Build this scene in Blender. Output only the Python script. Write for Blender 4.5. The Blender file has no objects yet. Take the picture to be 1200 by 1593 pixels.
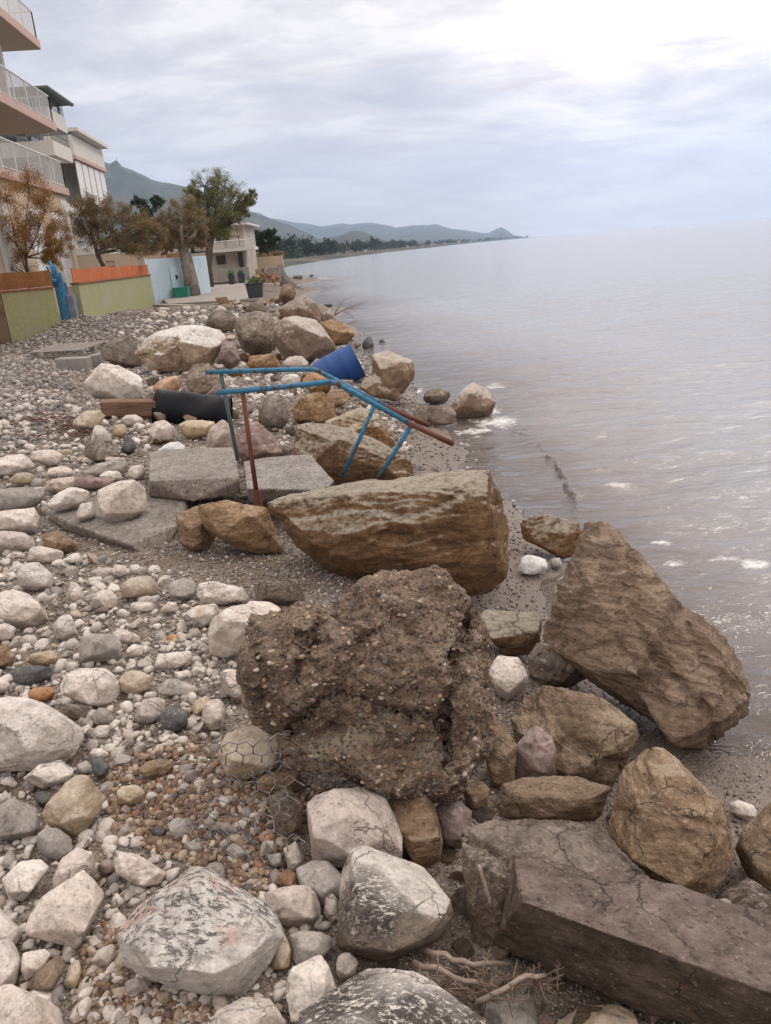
import bpy, bmesh, math, random
import numpy as np
from mathutils import Vector, Matrix, noise
from mathutils.bvhtree import BVHTree
random.seed(7); RNG = np.random.default_rng(11)
sc = bpy.context.scene
COL = sc.collection
# ------------------------------------------------------------------ camera
FOC = 1198.0; S = 1.27; PITCH = math.radians(18.8); ROLL = math.radians(4.67)
cp, sp = math.cos(PITCH), math.sin(PITCH)
FW = np.array([0, cp, -sp]); U0 = np.array([0, sp, cp]); R0 = np.array([1.0, 0, 0])
RT = math.cos(ROLL)*R0 - math.sin(ROLL)*U0; UP = math.sin(ROLL)*R0 + math.cos(ROLL)*U0
CAM = np.array([0, 0, 1.65*S])
cd = bpy.data.cameras.new('camera'); cam = bpy.data.objects.new('camera', cd); COL.objects.link(cam)
cd.sensor_fit = 'HORIZONTAL'; cd.sensor_width = 36; cd.lens = 36*FOC/1200
cd.clip_start = 0.05; cd.clip_end = 80000
M = Matrix(((RT[0], UP[0], -FW[0], CAM[0]), (RT[1], UP[1], -FW[1], CAM[1]), (RT[2], UP[2], -FW[2], CAM[2]), (0, 0, 0, 1)))
cam.matrix_world = M
sc.camera = cam
sc.cycles.volume_bounces = 2; sc.cycles.max_bounces = 8
# ------------------------------------------------------------------ world: overcast evening sky
SUN_EL, SUN_AZ = math.radians(47), math.radians(62)      # azimuth measured from +Y towards +X
sc.view_settings.view_transform = 'Standard'; sc.view_settings.look = 'None'
sc.view_settings.exposure = 0; sc.view_settings.gamma = 1; sc.view_settings.use_curve_mapping = False
w = bpy.data.worlds.new("World"); sc.world = w; w.use_nodes = True
nt = w.node_tree; nt.nodes.clear()

class N:                                   # small node-tree writer
    def __init__(s, nt): s.nt = nt
    def __call__(s, typ, ins=None, **kw):
        n = s.nt.nodes.new(typ)
        for k, v in kw.items(): setattr(n, k, v)
        if ins:
            for k, v in ins.items():
                sock = n.inputs[k]
                if isinstance(v, bpy.types.NodeSocket): s.nt.links.new(v, sock)
                else: sock.default_value = v
        return n
    def math(s, op, a, b=0.0, c=0.0, clamp=False):
        n = s('ShaderNodeMath', {0: a, 1: b, 2: c}, operation=op, use_clamp=clamp); return n.outputs[0]
    def vmath(s, op, a, b=(0, 0, 0)):
        n = s('ShaderNodeVectorMath', {0: a, 1: b}, operation=op); return n.outputs[0]
    def noise(s, vec, scale, detail=4, rough=.55, dist=0.0, col=False):
        n = s('ShaderNodeTexNoise', {'Vector': vec, 'Scale': scale, 'Detail': detail, 'Roughness': rough, 'Distortion': dist}); return n.outputs[1 if col else 0]
    def ramp(s, fac, stops, interp='LINEAR'):
        n = s('ShaderNodeValToRGB', {0: fac}); cr = n.color_ramp; cr.interpolation = interp
        while len(cr.elements) < len(stops): cr.elements.new(0.5)
        for e, (p, c) in zip(cr.elements, stops):
            e.position = p
            e.color = (c, c, c, 1) if isinstance(c, (int, float)) else (*c, 1)
        return n.outputs[0]
    def mix(s, fac, a, b, mode='MIX'):
        n = s('ShaderNodeMix', data_type='RGBA', blend_type=mode)
        for i, v in ((0, fac), (6, a), (7, b)):
            if isinstance(v, bpy.types.NodeSocket): s.nt.links.new(v, n.inputs[i])
            else: n.inputs[i].default_value = v if i == 0 else ((*v, 1) if len(v) == 3 else v)
        return n.outputs[2]

g = N(nt)
tc = g('ShaderNodeTexCoord').outputs['Generated']
sky = g('ShaderNodeTexSky', sky_type='NISHITA'); sky.sun_disc = False; sky.sun_elevation = SUN_EL; sky.sun_rotation = SUN_AZ
bg_sky = g('ShaderNodeBackground', {0: sky.outputs[0], 1: 0.07})
sep = g('ShaderNodeSeparateXYZ', {0: tc})
zz = g.math('MAXIMUM', sep.outputs[2], 0.0)
den = g.math('ADD', zz, 0.26)
cu = g.math('DIVIDE', sep.outputs[0], den); cv = g.math('DIVIDE', sep.outputs[1], den)
cuv = g('ShaderNodeCombineXYZ', {0: cu, 1: cv, 2: 0.0}).outputs[0]
rot = g('ShaderNodeMapping', {'Vector': cuv, 'Rotation': (0, 0, math.radians(-28)), 'Scale': (0.75, 1.3, 1)}).outputs[0]
n1 = g.noise(rot, 2.1, 8, .56, .45)
n2 = g.noise(rot, 5.5, 6, .6, .3)
cl = g.math('ADD', g.math('MULTIPLY', n1, .72), g.math('MULTIPLY', n2, .28))
# brightness towards the hidden sun
sd = (math.sin(SUN_AZ)*math.cos(SUN_EL), math.cos(SUN_AZ)*math.cos(SUN_EL), math.sin(SUN_EL))
sc.view_settings.exposure = 0.06
sv = (math.sin(math.radians(21))*math.cos(math.radians(15)), math.cos(math.radians(21))*math.cos(math.radians(15)), math.sin(math.radians(15)))
dot = g('ShaderNodeVectorMath', {0: tc, 1: sv}, operation='DOT_PRODUCT').outputs['Value']
glow = g.math('POWER', g.math('MAXIMUM', dot, 0.0), 55.0)
glow2 = g.math('POWER', g.math('MAXIMUM', dot, 0.0), 6.0)
base = g.ramp(cl, [(.38, (.56, .555, .62)), (.455, (.69, .68, .725)), (.515, (.86, .83, .84)), (.58, (1.10, 1.05, 1.02))])
hor = g.ramp(zz, [(0.0, 1.0), (.05, .62), (.12, .10), (.2, 0.0)])
base = g.mix(g.math('MULTIPLY', hor, .75), base, (.95, .86, .85))
gcol = g.mix(glow, (0, 0, 0), (.62, .52, .46))
clm = g.ramp(cl, [(.42, .5), (.55, 1.3)])
base = g.mix(1.0, base, g.mix(1.0, gcol, clm, 'MULTIPLY'), 'ADD')
base = g.mix(1.0, base, g.mix(glow2, (0, 0, 0), (.22, .14, .10)), 'ADD')
# thin pink-lit streaks low over the sea, on the sunward side
strk = g('ShaderNodeMapping', {'Vector': tc, 'Scale': (2.2, 2.2, 34)}).outputs[0]
sn = g.ramp(g.noise(strk, 1.6, 4, .6), [(.56, 0.0), (.68, 1.0)])
low = g.ramp(zz, [(0.04, 0.0), (.10, 1.0), (.17, 1.0), (.24, 0.0)])
base = g.mix(g.math('MULTIPLY', g.math('MULTIPLY', sn, low), g.math('MULTIPLY', glow2, .8)), base, (1.0, .80, .74))
zen = g.ramp(zz, [(0.0, 1.0), (.50, 1.0), (.8, 1.0)])
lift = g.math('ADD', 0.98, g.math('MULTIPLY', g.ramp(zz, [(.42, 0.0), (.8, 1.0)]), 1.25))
base = g.mix(g.ramp(zz, [(.36, 0.0), (.7, .85)]), base, (.90, .79, .70))
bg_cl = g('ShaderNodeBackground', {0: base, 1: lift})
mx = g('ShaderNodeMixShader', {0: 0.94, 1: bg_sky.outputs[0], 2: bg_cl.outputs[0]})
g('ShaderNodeOutputWorld', {0: mx.outputs[0]})
sl = bpy.data.lights.new('sun', 'SUN'); sl.energy = 1.35; sl.angle = math.radians(18); sl.color = (1, .93, .86)
so = bpy.data.objects.new('sun', sl); COL.objects.link(so)
so.rotation_euler = Vector(sd).to_track_quat('Z', 'Y').to_euler(); so.location = (5, 5, 30)

# ------------------------------------------------------------------ geometry helpers
def ray(x, y): return FW + (x-600)/FOC*RT - (y-796.5)/FOC*UP
def Wz(x, y, z):
    d = ray(x, y); return CAM + d*((z-CAM[2])/d[2])
def Wy(x, y, Y):
    d = ray(x, y); return CAM + d*(Y/d[1])
WATER = -0.4*S

# terrain: interpolation of surveyed spots (x, y in the photograph; height in survey units)
_c = """0,1593,0 300,1593,0 500,1593,-.08 700,1593,-.3 900,1593,-.5 1200,1593,-.6 0,1300,0 250,1250,-.03 450,1250,-.08 620,1300,-.2
750,1300,-.45 900,1300,-.8 1100,1300,-.9 1200,1350,-.9 0,1000,.03 250,1000,-.02 380,1000,-.05 600,1000,-.3 800,1000,-.8 900,1100,-.85 1050,1180,-.95 1185,1180,-1.0
100,880,0 300,860,-.05 450,880,-.15 560,900,-.4 700,930,-.8 800,900,-.93 870,880,-.97 0,740,.16 100,720,.12 200,720,.06 300,700,.05 450,720,-.15 560,720,-.5
640,720,-.93 745,705,-1.0 800,780,-1.02 0,640,.42 40,620,.42 0,590,.40 70,590,.36 105,620,.08 150,600,.05 300,600,0 430,600,-.15 550,620,-.6 640,620,-.97 700,640,-1.0
22,550,.05 80,530,.1 250,482,.2 300,474,.45 350,470,.45 400,466,.45 435,470,.1 350,500,.1 420,510,-.1 480,490,-.7 520,500,-1.03 600,560,-1.03 645,600,-1.0
150,560,.05 200,520,.15 860,830,-1.0 960,920,-1.25 1000,1000,-1.25 1100,1050,-1.3 1190,1130,-1.15 1250,1230,-1.0 1250,1100,-1.4 1300,1350,-1.0
900,700,-1.9 1200,900,-2.0 1000,560,-2.6 700,560,-1.9 1200,600,-3.0 650,480,-2.4 900,780,-1.5 1000,860,-1.6 1400,1000,-2.2"""
ctrl = []
for t in _c.split():
    x, y, z = [float(v) for v in t.split(',')]
    if z < 0: z *= .4
    ctrl.append(tuple(Wz(x, y, z*S)))
for (x, y, Y) in [(95, 497, 24.9), (121, 489, 25.8), (160, 488, 29), (236, 487, 37.5)]: ctrl.append(tuple(Wy(x, y, Y)))
for p in [(-16, 22, .6), (-16, 30, .7), (-14, 38, .6), (-15, 50, .7), (-12, 58, .7), (-30, 20, .8), (-30, 60, .9), (-60, 20, 1), (-60, 70, 1.2), (-60, 130, 1.5), (-25, 110, 1), (-14, 90, .8), (-8.5, 80, .1), (-5, 62, -.1),
          (-3.2, 45, -.5), (-6.3, 78, -.6), (-9, 100, -.55), (0, 60, -1.6), (0, 130, -2.5), (14, 100, -3), (14, 60, -3), (14, 30, -2.5), (12, 10, -1.7), (9, 3, -1.6), (8, -3, -1.2), (3, -3, -.3), (0, -3, -.05), (-5, -3, 0), (-10, 0, .1), (-10, 8, .3), (-10, 14, .5), (-20, 8, .6), (-16, 130, -.2), (-14, 130, -1.5), (-6, 3, 0), (-6, 7, .15)]: ctrl.append(p)
ctrl = np.array(ctrl)
def _phi(d): return d
_A = np.linalg.norm(ctrl[:, None, :2]-ctrl[None, :, :2], axis=2) + np.eye(len(ctrl))*-.02
_P = np.hstack([np.ones((len(ctrl), 1)), ctrl[:, :2]])
_K = np.block([[_A, _P], [_P.T, np.zeros((3, 3))]])
_sol = np.linalg.solve(_K, np.concatenate([ctrl[:, 2], np.zeros(3)]))
def HH(X, Y):
    X = np.atleast_1d(np.asarray(X, float)); Y = np.atleast_1d(np.asarray(Y, float)); out = np.zeros(X.shape)
    fx, fy, fo = X.ravel(), Y.ravel(), out.ravel()
    for i in range(0, len(fx), 20000):
        a, b = fx[i:i+20000], fy[i:i+20000]
        d = np.hypot(a[:, None]-ctrl[None, :, 0], b[:, None]-ctrl[None, :, 1])
        fo[i:i+20000] = d@_sol[:-3] + _sol[-3] + _sol[-2]*a + _sol[-1]*b
    fo += .012*np.sin(fx*5.1+1.3*np.sin(fy*3.3))*np.cos(fy*4.3) 
    return fo.reshape(X.shape)
_ts = np.geomspace(1.2, 90, 900)
def G(x, y):
    """where the sight line through a spot of the photograph meets the ground"""
    d = ray(x, y); P = CAM + _ts[:, None]*d[None]
    h = P[:, 2] - HH(P[:, 0], P[:, 1])
    i = np.argmax(h < 0)
    if h[i] >= 0: return Wz(x, y, WATER)
    a = h[i-1]/(h[i-1]-h[i]) if i else 0
    return P[i-1]*(1-a)+P[i]*a if i else P[0]

def tag(o, label=None, cat=None, group=None, kind=None):
    if label: o['label'] = label
    if cat: o['category'] = cat
    if group: o['group'] = group
    if kind: o['kind'] = kind
    return o
def empty(name, loc, label=None, cat=None, group=None):
    o = bpy.data.objects.new(name, None); COL.objects.link(o); o.location = loc; o.empty_display_size = .2
    return tag(o, label, cat, group)
def link_mesh(name, me, mats, parent=None, origin=(0, 0, 0), smooth=False):
    for m in (mats if isinstance(mats, (list, tuple)) else [mats]): me.materials.append(m)
    if smooth: me.polygons.foreach_set('use_smooth', [True]*len(me.polygons))
    o = bpy.data.objects.new(name, me); COL.objects.link(o); o.location = origin
    if parent is not None:
        o.parent = parent; pl = Vector(parent.location); o.location = Vector(origin)-pl
        if parent.parent: o.location = Vector(origin)-pl-Vector(parent.parent.location)
    return o
class MB:
    def __init__(s): s.v = []; s.f = []; s.m = []
    def add(s, vs, fs, mi=0):
        o = len(s.v); s.v += [tuple(map(float, v)) for v in vs]
        for f in fs: s.f.append([i+o for i in f]); s.m.append(mi)
    def hexa(s, p, mi=0):      # 8 corners: bottom 4 (ccw from above), top 4
        s.add(p, [(3, 2, 1, 0), (4, 5, 6, 7), (0, 1, 5, 4), (1, 2, 6, 5), (2, 3, 7, 6), (3, 0, 4, 7)], mi)
    def box(s, o, a, b, h, mi=0):   # origin corner, two edge vectors, height vector
        o, a, b = np.array(o, float), np.array(a, float), np.array(b, float); h = np.array((0, 0, h), float) if np.isscalar(h) else np.array(h, float)
        if np.dot(np.cross(a, b), h) < 0: a, b = b, a
        s.hexa([o, o+a, o+a+b, o+b, o+h, o+a+h, o+a+b+h, o+b+h], mi)
    def tube(s, pts, r, n=6, cap=True, mi=0):
        pts = [Vector(p) for p in pts]; rs = r if isinstance(r, (list, tuple, np.ndarray)) else [r]*len(pts)
        up = None; rings = []
        for i, p in enumerate(pts):
            t = (pts[min(i+1, len(pts)-1)]-pts[max(i-1, 0)])
            if t.length < 1e-9: t = Vector((0, 0, 1))
            t.normalize()
            if up is None: up = t.orthogonal().normalized()
            up = (up - t*up.dot(t)); up = up.normalized() if up.length > 1e-6 else t.orthogonal().normalized()
            b = t.cross(up)
            rings.append([p+(up*math.cos(2*math.pi*k/n)+b*math.sin(2*math.pi*k/n))*rs[i] for k in range(n)])
        vs = [v for q in rings for v in q]; fs = []
        for i in range(len(pts)-1):
            for k in range(n): fs.append((i*n+k, i*n+(k+1) % n, (i+1)*n+(k+1) % n, (i+1)*n+k))
        if cap: fs.append(tuple(range(n-1, -1, -1))); fs.append(tuple((len(pts)-1)*n+k for k in range(n)))
        s.add(vs, fs, mi)
    def build(s, name, mats, parent=None, origin=None, smooth=False, bevel=0):
        v = np.array(s.v)
        if origin is None: origin = tuple(v.mean(0)) if parent is None else tuple(v.mean(0))
        me = bpy.data.meshes.new(name); me.from_pydata((v-np.array(origin)).tolist(), [], s.f); 
        if len(set(s.m)) > 1: me.polygons.foreach_set('material_index', s.m)
        o = link_mesh(name, me, mats, parent, origin, smooth)
        if bevel:
            b = o.modifiers.new('bevel', 'BEVEL'); b.width = bevel; b.segments = 2; b.limit_method = 'ANGLE'
        return o
def fast_mesh(name, V, Fc, nper):
    me = bpy.data.meshes.new(name); V = np.ascontiguousarray(V, dtype=np.float32); Fc = np.ascontiguousarray(Fc, dtype=np.int32)
    me.vertices.add(len(V)); me.vertices.foreach_set('co', V.ravel())
    nf = len(Fc); me.loops.add(nf*nper); me.loops.foreach_set('vertex_index', Fc.ravel())
    me.polygons.add(nf); me.polygons.foreach_set('loop_start', np.arange(nf, dtype=np.int32)*nper); me.polygons.foreach_set('loop_total', np.full(nf, nper, dtype=np.int32))
    me.update(calc_edges=True); me.validate(); return me
def ico(sub):
    bm = bmesh.new(); bmesh.ops.create_icosphere(bm, subdivisions=sub, radius=1)
    v = np.array([x.co[:] for x in bm.verts]); f = np.array([[q.index for q in p.verts] for p in bm.faces]); bm.free(); return v, f

# ------------------------------------------------------------------ materials
def newmat(name):
    m = bpy.data.materials.new(name); m.use_nodes = True; m.node_tree.nodes.clear(); return m, N(m.node_tree)
def finish(g, col, rough=.85, bump=None, bstr=.4, bdist=.01, metal=0.0, spec=.3, **kw):
    ins = {'Base Color': col if isinstance(col, bpy.types.NodeSocket) else (*col, 1), 'Roughness': rough, 'Metallic': metal, 'Specular IOR Level': spec}
    ins.update(kw)
    if bump is not None:
        ins['Normal'] = g('ShaderNodeBump', {'Height': bump, 'Strength': bstr, 'Distance': bdist}).outputs[0]
    b = g('ShaderNodeBsdfPrincipled', ins); g('ShaderNodeOutputMaterial', {0: b.outputs[0]}); return b
def simple(name, col, rough=.7, var=.15, scale=3.0, metal=0.0, bump=.15, spec=.3, grime=None):
    m, g = newmat(name); tc = g('ShaderNodeTexCoord').outputs['Object']
    n = g.noise(tc, scale, 6, .65); c = g.mix(g.ramp(n, [(.3, 0.0), (.7, 1.0)]), tuple(x*(1-var) for x in col), tuple(min(1, x*(1+var)) for x in col))
    if grime:
        n2 = g.noise(tc, scale*.6, 8, .7, .5); c = g.mix(g.ramp(n2, [(.48, 0.0), (.66, .8)]), c, grime)
    finish(g, c, rough, g.noise(tc, scale*8, 5, .6), bump, .01, metal, spec); return m

def rockmat(name, a, b, side=None, sidefac=.0, spots=None, spot=(.5, .6), crack=.25, crackcol=(.09, .07, .055), layer=None, vein=None, lichen=None, lscale=14.0,
            clasts=0, grain=60, bump=.5, top=None, rough=.9, patch=None, sc_=1.0, bd=.012):
    m, g = newmat(name)
    tc = g('ShaderNodeTexCoord').outputs['Object']
    oi = g('ShaderNodeObjectInfo').outputs['Random']
    off = g('ShaderNodeCombineXYZ', {0: g.math('MULTIPLY', oi, 37.0), 1: g.math('MULTIPLY', oi, 91.0), 2: g.math('MULTIPLY', oi, 53.0)}).outputs[0]
    p = g.vmath('ADD', tc, off)
    p = g('ShaderNodeMapping', {'Vector': p, 'Scale': (sc_,)*3}).outputs[0]
    nA = g.noise(p, 3.2, 9, .62, .4); nB = g.noise(p, 17, 8, .65); nC = g.noise(p, grain, 6, .7)
    col = g.mix(g.ramp(nA, [(.36, 0.0), (.64, 1.0)]), a, b)
    W_ = b[0] > .45
    vA = g.ramp(nB, [(.32, .66 if W_ else .50), (.45, .94 if W_ else .90), (.58, 1.04), (.70, 1.16 if W_ else 1.34)]); col = g.mix(1.0, col, vA, 'MULTIPLY')
    vC = g.ramp(nC, [(.32, .74), (.5, 1.0), (.7, 1.18)]); col = g.mix(1.0, col, vC, 'MULTIPLY')
    pit = g('ShaderNodeTexVoronoi', {'Vector': g.vmath('ADD', p, g('ShaderNodeVectorMath', {0: g.noise(p, 30, 3, .6, 0, True), 1: (.03, .03, .03)}, operation='MULTIPLY').outputs[0]), 'Scale': 38.0}).outputs['Distance']
    pm = g.math('MULTIPLY', g.ramp(pit, [(.16, 1.0), (.26, 0.0)]), g.ramp(g.noise(p, 7, 5, .7), [(.48, 0.0), (.58, 1.0)]))
    col = g.mix(g.math('MULTIPLY', pm, .3 if W_ else .5), col, tuple(x*.35 for x in a))
    nD = g.noise(p, 9, 10, .78, .9); fl_ = g.ramp(nD, [(.57, 0.0), (.63, .5)]); col = g.mix(fl_, col, tuple(min(.72, x*1.45+.03) for x in b))
    dk = g.ramp(g.noise(g.vmath('ADD', p, (7.3, 1.1, 4.7)), 6, 10, .76, .8), [(.56, 0.0), (.66, .22 if W_ else .5)]); col = g.mix(dk, col, tuple(x*.55 for x in a))
    hgt = g.math('SUBTRACT', g.math('ADD', g.math('ADD', g.math('MULTIPLY', nB, .55), g.math('MULTIPLY', nD, .5)), g.math('MULTIPLY', nC, .28)), g.math('MULTIPLY', pm, .3))
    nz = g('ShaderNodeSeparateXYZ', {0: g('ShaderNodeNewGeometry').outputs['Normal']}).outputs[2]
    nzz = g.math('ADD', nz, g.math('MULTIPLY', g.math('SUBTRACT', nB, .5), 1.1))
    if layer:
        mp = g('ShaderNodeMapping', {'Vector': p, 'Rotation': layer[0], 'Scale': (1.2, 1.2, 13)}).outputs[0]
        ly = g.noise(mp, layer[1], 8, .62, .9)
        col = g.mix(g.ramp(ly, [(.32, .75), (.44, .25), (.52, 0.0)]), col, layer[2])
        col = g.mix(g.ramp(ly, [(.555, 0.0), (.64, .65)]), col, layer[3])
        hgt = g.math('ADD', hgt, g.math('MULTIPLY', ly, .75*(layer[4] if len(layer) > 4 else 1)))
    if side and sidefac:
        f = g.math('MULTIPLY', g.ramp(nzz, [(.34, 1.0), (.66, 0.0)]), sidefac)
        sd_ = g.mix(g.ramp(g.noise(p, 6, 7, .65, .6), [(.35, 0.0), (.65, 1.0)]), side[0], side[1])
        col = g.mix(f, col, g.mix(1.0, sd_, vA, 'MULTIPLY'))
    if patch:
        pn = g.noise(p, patch[1], 7, .65, .8); col = g.mix(g.ramp(pn, [(patch[2], 0.0), (patch[2]+.09, .85)]), col, patch[0])
    if clasts:
        q = g.vmath('ADD', p, g('ShaderNodeVectorMath', {0: g.noise(p, 9, 3, .5, 0, True), 1: (.03, .03, .03)}, operation='MULTIPLY').outputs[0])
        for k, (sc2, thr) in enumerate(((clasts, .30), (clasts*2.6, .33))):
            vo = g('ShaderNodeTexVoronoi', {'Vector': q, 'Scale': sc2, 'Randomness': 1.0})
            dist = vo.outputs['Distance']; cc = g('ShaderNodeSeparateColor', {0: vo.outputs['Color']})
            keep = g.math('GREATER_THAN', cc.outputs[0], .42 if k == 0 else .3)
            mk = g.math('MULTIPLY', g.ramp(dist, [(thr, 1.0), (thr+.09, 0.0)]), keep)
            pc = g.ramp(cc.outputs[1], [(0, (.085, .06, .045)), (.3, (.17, .12, .085)), (.55, (.26, .21, .17)), (.8, (.13, .10, .09)), (.93, (.40, .36, .31))])
            col = g.mix(g.math('MULTIPLY', mk, .78), col, g.mix(1.0, pc, vC, 'MULTIPLY'))
            hgt = g.math('ADD', hgt, g.math('MULTIPLY', g.math('MULTIPLY', keep, g.ramp(dist, [(0, 1.0), (thr+.14, 0.0)])), .9 if k == 0 else .5))
    if spots:
        sn = g.noise(p, 42, 5, .75); col = g.mix(g.ramp(sn, [(spot[0], 0.0), (spot[1], .8)]), col, spots)
    if lichen:
        mp = g('ShaderNodeMapping', {'Vector': p, 'Rotation': (.3, .2, .9), 'Scale': (1, 2.6, 1.4)}).outputs[0]
        ln = g.noise(mp, lscale, 10, .8, .35); reg = g.noise(p, 2.6, 4, .5)
        fl = g.math('MULTIPLY', g.ramp(ln, [(lichen[2], 0.0), (lichen[2]+.05, 1.0)]), g.ramp(reg, [(.44, 0.05), (.56, 1.0)]))
        fl = g.math('MULTIPLY', fl, g.ramp(nzz, [(.28, 0.12), (.5, 1.0)]))
        col = g.mix(g.math('MULTIPLY', fl, lichen[1]), col, lichen[0]); hgt = g.math('SUBTRACT', hgt, g.math('MULTIPLY', fl, .25))
    if crack:
        wp = g.vmath('ADD', p, g('ShaderNodeVectorMath', {0: g.noise(p, 5, 5, .6, 0, True), 1: (.22, .22, .22)}, operation='MULTIPLY').outputs[0])
        ve = g('ShaderNodeTexVoronoi', {'Vector': wp, 'Scale': 4.2}, feature='DISTANCE_TO_EDGE').outputs['Distance']
        ck = g.math('MULTIPLY', g.ramp(ve, [(0.0, 1.0), (.013, 0.0)]), g.ramp(g.noise(p, 4, 3), [(.46, 0.0), (.56, 1.0)]))
        col = g.mix(g.math('MULTIPLY', ck, crack), col, crackcol); hgt = g.math('SUBTRACT', hgt, g.math('MULTIPLY', ck, .9*crack))
    if vein:
        wp2 = g('ShaderNodeMapping', {'Vector': p, 'Rotation': (.4, .9, .2), 'Scale': (1, 1, 3.5)}).outputs[0]
        wv = g.noise(wp2, 5.5, 6, .6, 1.6)
        vn = g.ramp(wv, [(.488, 0.0), (.5, 1.0), (.512, 0.0)])
        col = g.mix(g.math('MULTIPLY', vn, .55), col, vein)
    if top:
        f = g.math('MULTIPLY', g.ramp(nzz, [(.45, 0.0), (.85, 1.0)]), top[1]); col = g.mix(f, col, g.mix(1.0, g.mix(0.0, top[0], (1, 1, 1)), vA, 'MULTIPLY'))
    hv = g('ShaderNodeHueSaturation', {'Color': col, 'Value': g.math('ADD', .88, g.math('MULTIPLY', oi, .24)), 'Saturation': g.math('ADD', .85, g.math('MULTIPLY', g.math('FRACT', g.math('MULTIPLY', oi, 7.3)), .3))})
    finish(g, hv.outputs[0], rough, hgt, bump, bd, spec=.25)
    return m
R_ = math.radians
MAT = dict(
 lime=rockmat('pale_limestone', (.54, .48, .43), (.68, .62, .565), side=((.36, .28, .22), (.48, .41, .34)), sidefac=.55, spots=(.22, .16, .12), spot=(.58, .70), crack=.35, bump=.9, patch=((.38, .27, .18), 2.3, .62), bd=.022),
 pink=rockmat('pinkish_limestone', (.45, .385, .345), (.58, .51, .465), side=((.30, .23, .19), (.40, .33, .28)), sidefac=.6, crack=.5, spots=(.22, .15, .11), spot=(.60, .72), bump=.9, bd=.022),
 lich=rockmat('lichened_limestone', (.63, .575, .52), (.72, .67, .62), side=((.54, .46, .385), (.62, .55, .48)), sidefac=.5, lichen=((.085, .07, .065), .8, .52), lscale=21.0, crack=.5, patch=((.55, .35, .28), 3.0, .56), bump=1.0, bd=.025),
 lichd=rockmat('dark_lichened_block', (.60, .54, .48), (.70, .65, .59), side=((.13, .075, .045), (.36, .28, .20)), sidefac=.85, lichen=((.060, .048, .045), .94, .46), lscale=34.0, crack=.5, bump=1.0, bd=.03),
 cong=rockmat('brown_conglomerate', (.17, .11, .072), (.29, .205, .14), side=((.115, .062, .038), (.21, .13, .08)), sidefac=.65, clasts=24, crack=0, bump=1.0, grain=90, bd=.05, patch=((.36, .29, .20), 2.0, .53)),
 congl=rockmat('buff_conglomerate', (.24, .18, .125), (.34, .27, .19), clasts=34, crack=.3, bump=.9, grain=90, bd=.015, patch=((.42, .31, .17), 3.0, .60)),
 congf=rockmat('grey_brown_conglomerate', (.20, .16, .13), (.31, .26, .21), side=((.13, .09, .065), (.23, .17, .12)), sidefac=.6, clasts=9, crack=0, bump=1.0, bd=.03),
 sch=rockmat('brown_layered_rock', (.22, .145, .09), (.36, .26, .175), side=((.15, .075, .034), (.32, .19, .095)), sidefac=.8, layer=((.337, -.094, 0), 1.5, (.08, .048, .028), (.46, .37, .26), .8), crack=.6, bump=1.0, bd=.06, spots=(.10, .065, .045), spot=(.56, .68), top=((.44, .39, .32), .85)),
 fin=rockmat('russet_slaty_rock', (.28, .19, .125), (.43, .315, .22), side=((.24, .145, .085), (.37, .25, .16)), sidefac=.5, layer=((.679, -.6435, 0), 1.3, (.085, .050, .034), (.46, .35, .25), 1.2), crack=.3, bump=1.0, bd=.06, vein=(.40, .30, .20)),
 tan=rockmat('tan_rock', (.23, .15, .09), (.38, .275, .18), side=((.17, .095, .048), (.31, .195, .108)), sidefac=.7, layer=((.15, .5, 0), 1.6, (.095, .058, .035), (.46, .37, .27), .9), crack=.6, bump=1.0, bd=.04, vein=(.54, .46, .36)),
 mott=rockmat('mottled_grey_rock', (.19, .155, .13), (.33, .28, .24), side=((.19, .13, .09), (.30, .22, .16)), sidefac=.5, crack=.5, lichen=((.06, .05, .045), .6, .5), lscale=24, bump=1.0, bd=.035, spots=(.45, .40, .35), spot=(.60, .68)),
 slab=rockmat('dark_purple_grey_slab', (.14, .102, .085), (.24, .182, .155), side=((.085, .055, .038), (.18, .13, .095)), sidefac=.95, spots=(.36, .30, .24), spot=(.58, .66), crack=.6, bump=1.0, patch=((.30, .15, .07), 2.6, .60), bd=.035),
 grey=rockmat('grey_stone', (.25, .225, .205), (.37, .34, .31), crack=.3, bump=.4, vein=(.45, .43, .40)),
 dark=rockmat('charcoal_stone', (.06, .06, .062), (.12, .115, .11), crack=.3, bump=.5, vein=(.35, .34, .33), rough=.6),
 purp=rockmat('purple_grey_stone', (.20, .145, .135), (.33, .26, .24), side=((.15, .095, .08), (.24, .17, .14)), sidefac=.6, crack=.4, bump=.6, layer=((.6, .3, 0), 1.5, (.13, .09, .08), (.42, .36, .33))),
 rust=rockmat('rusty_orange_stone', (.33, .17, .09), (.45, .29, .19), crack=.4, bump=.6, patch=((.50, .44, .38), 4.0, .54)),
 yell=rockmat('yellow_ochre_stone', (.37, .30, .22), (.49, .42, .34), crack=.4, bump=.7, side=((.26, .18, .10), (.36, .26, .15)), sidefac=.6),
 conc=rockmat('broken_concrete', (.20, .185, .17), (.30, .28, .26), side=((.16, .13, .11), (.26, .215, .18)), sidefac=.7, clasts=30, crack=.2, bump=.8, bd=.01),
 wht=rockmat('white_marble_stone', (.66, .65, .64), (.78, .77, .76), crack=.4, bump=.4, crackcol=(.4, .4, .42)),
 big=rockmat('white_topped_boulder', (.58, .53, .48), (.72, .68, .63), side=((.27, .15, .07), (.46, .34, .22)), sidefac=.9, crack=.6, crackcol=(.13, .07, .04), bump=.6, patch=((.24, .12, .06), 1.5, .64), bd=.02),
 brtop=rockmat('pale_topped_brown_boulder', (.36, .31, .26), (.50, .45, .40), side=((.15, .10, .068), (.29, .21, .15)), sidefac=.95, crack=.3, bump=.8, bd=.02, spots=(.20, .16, .13), spot=(.56, .66)),
)
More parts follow.
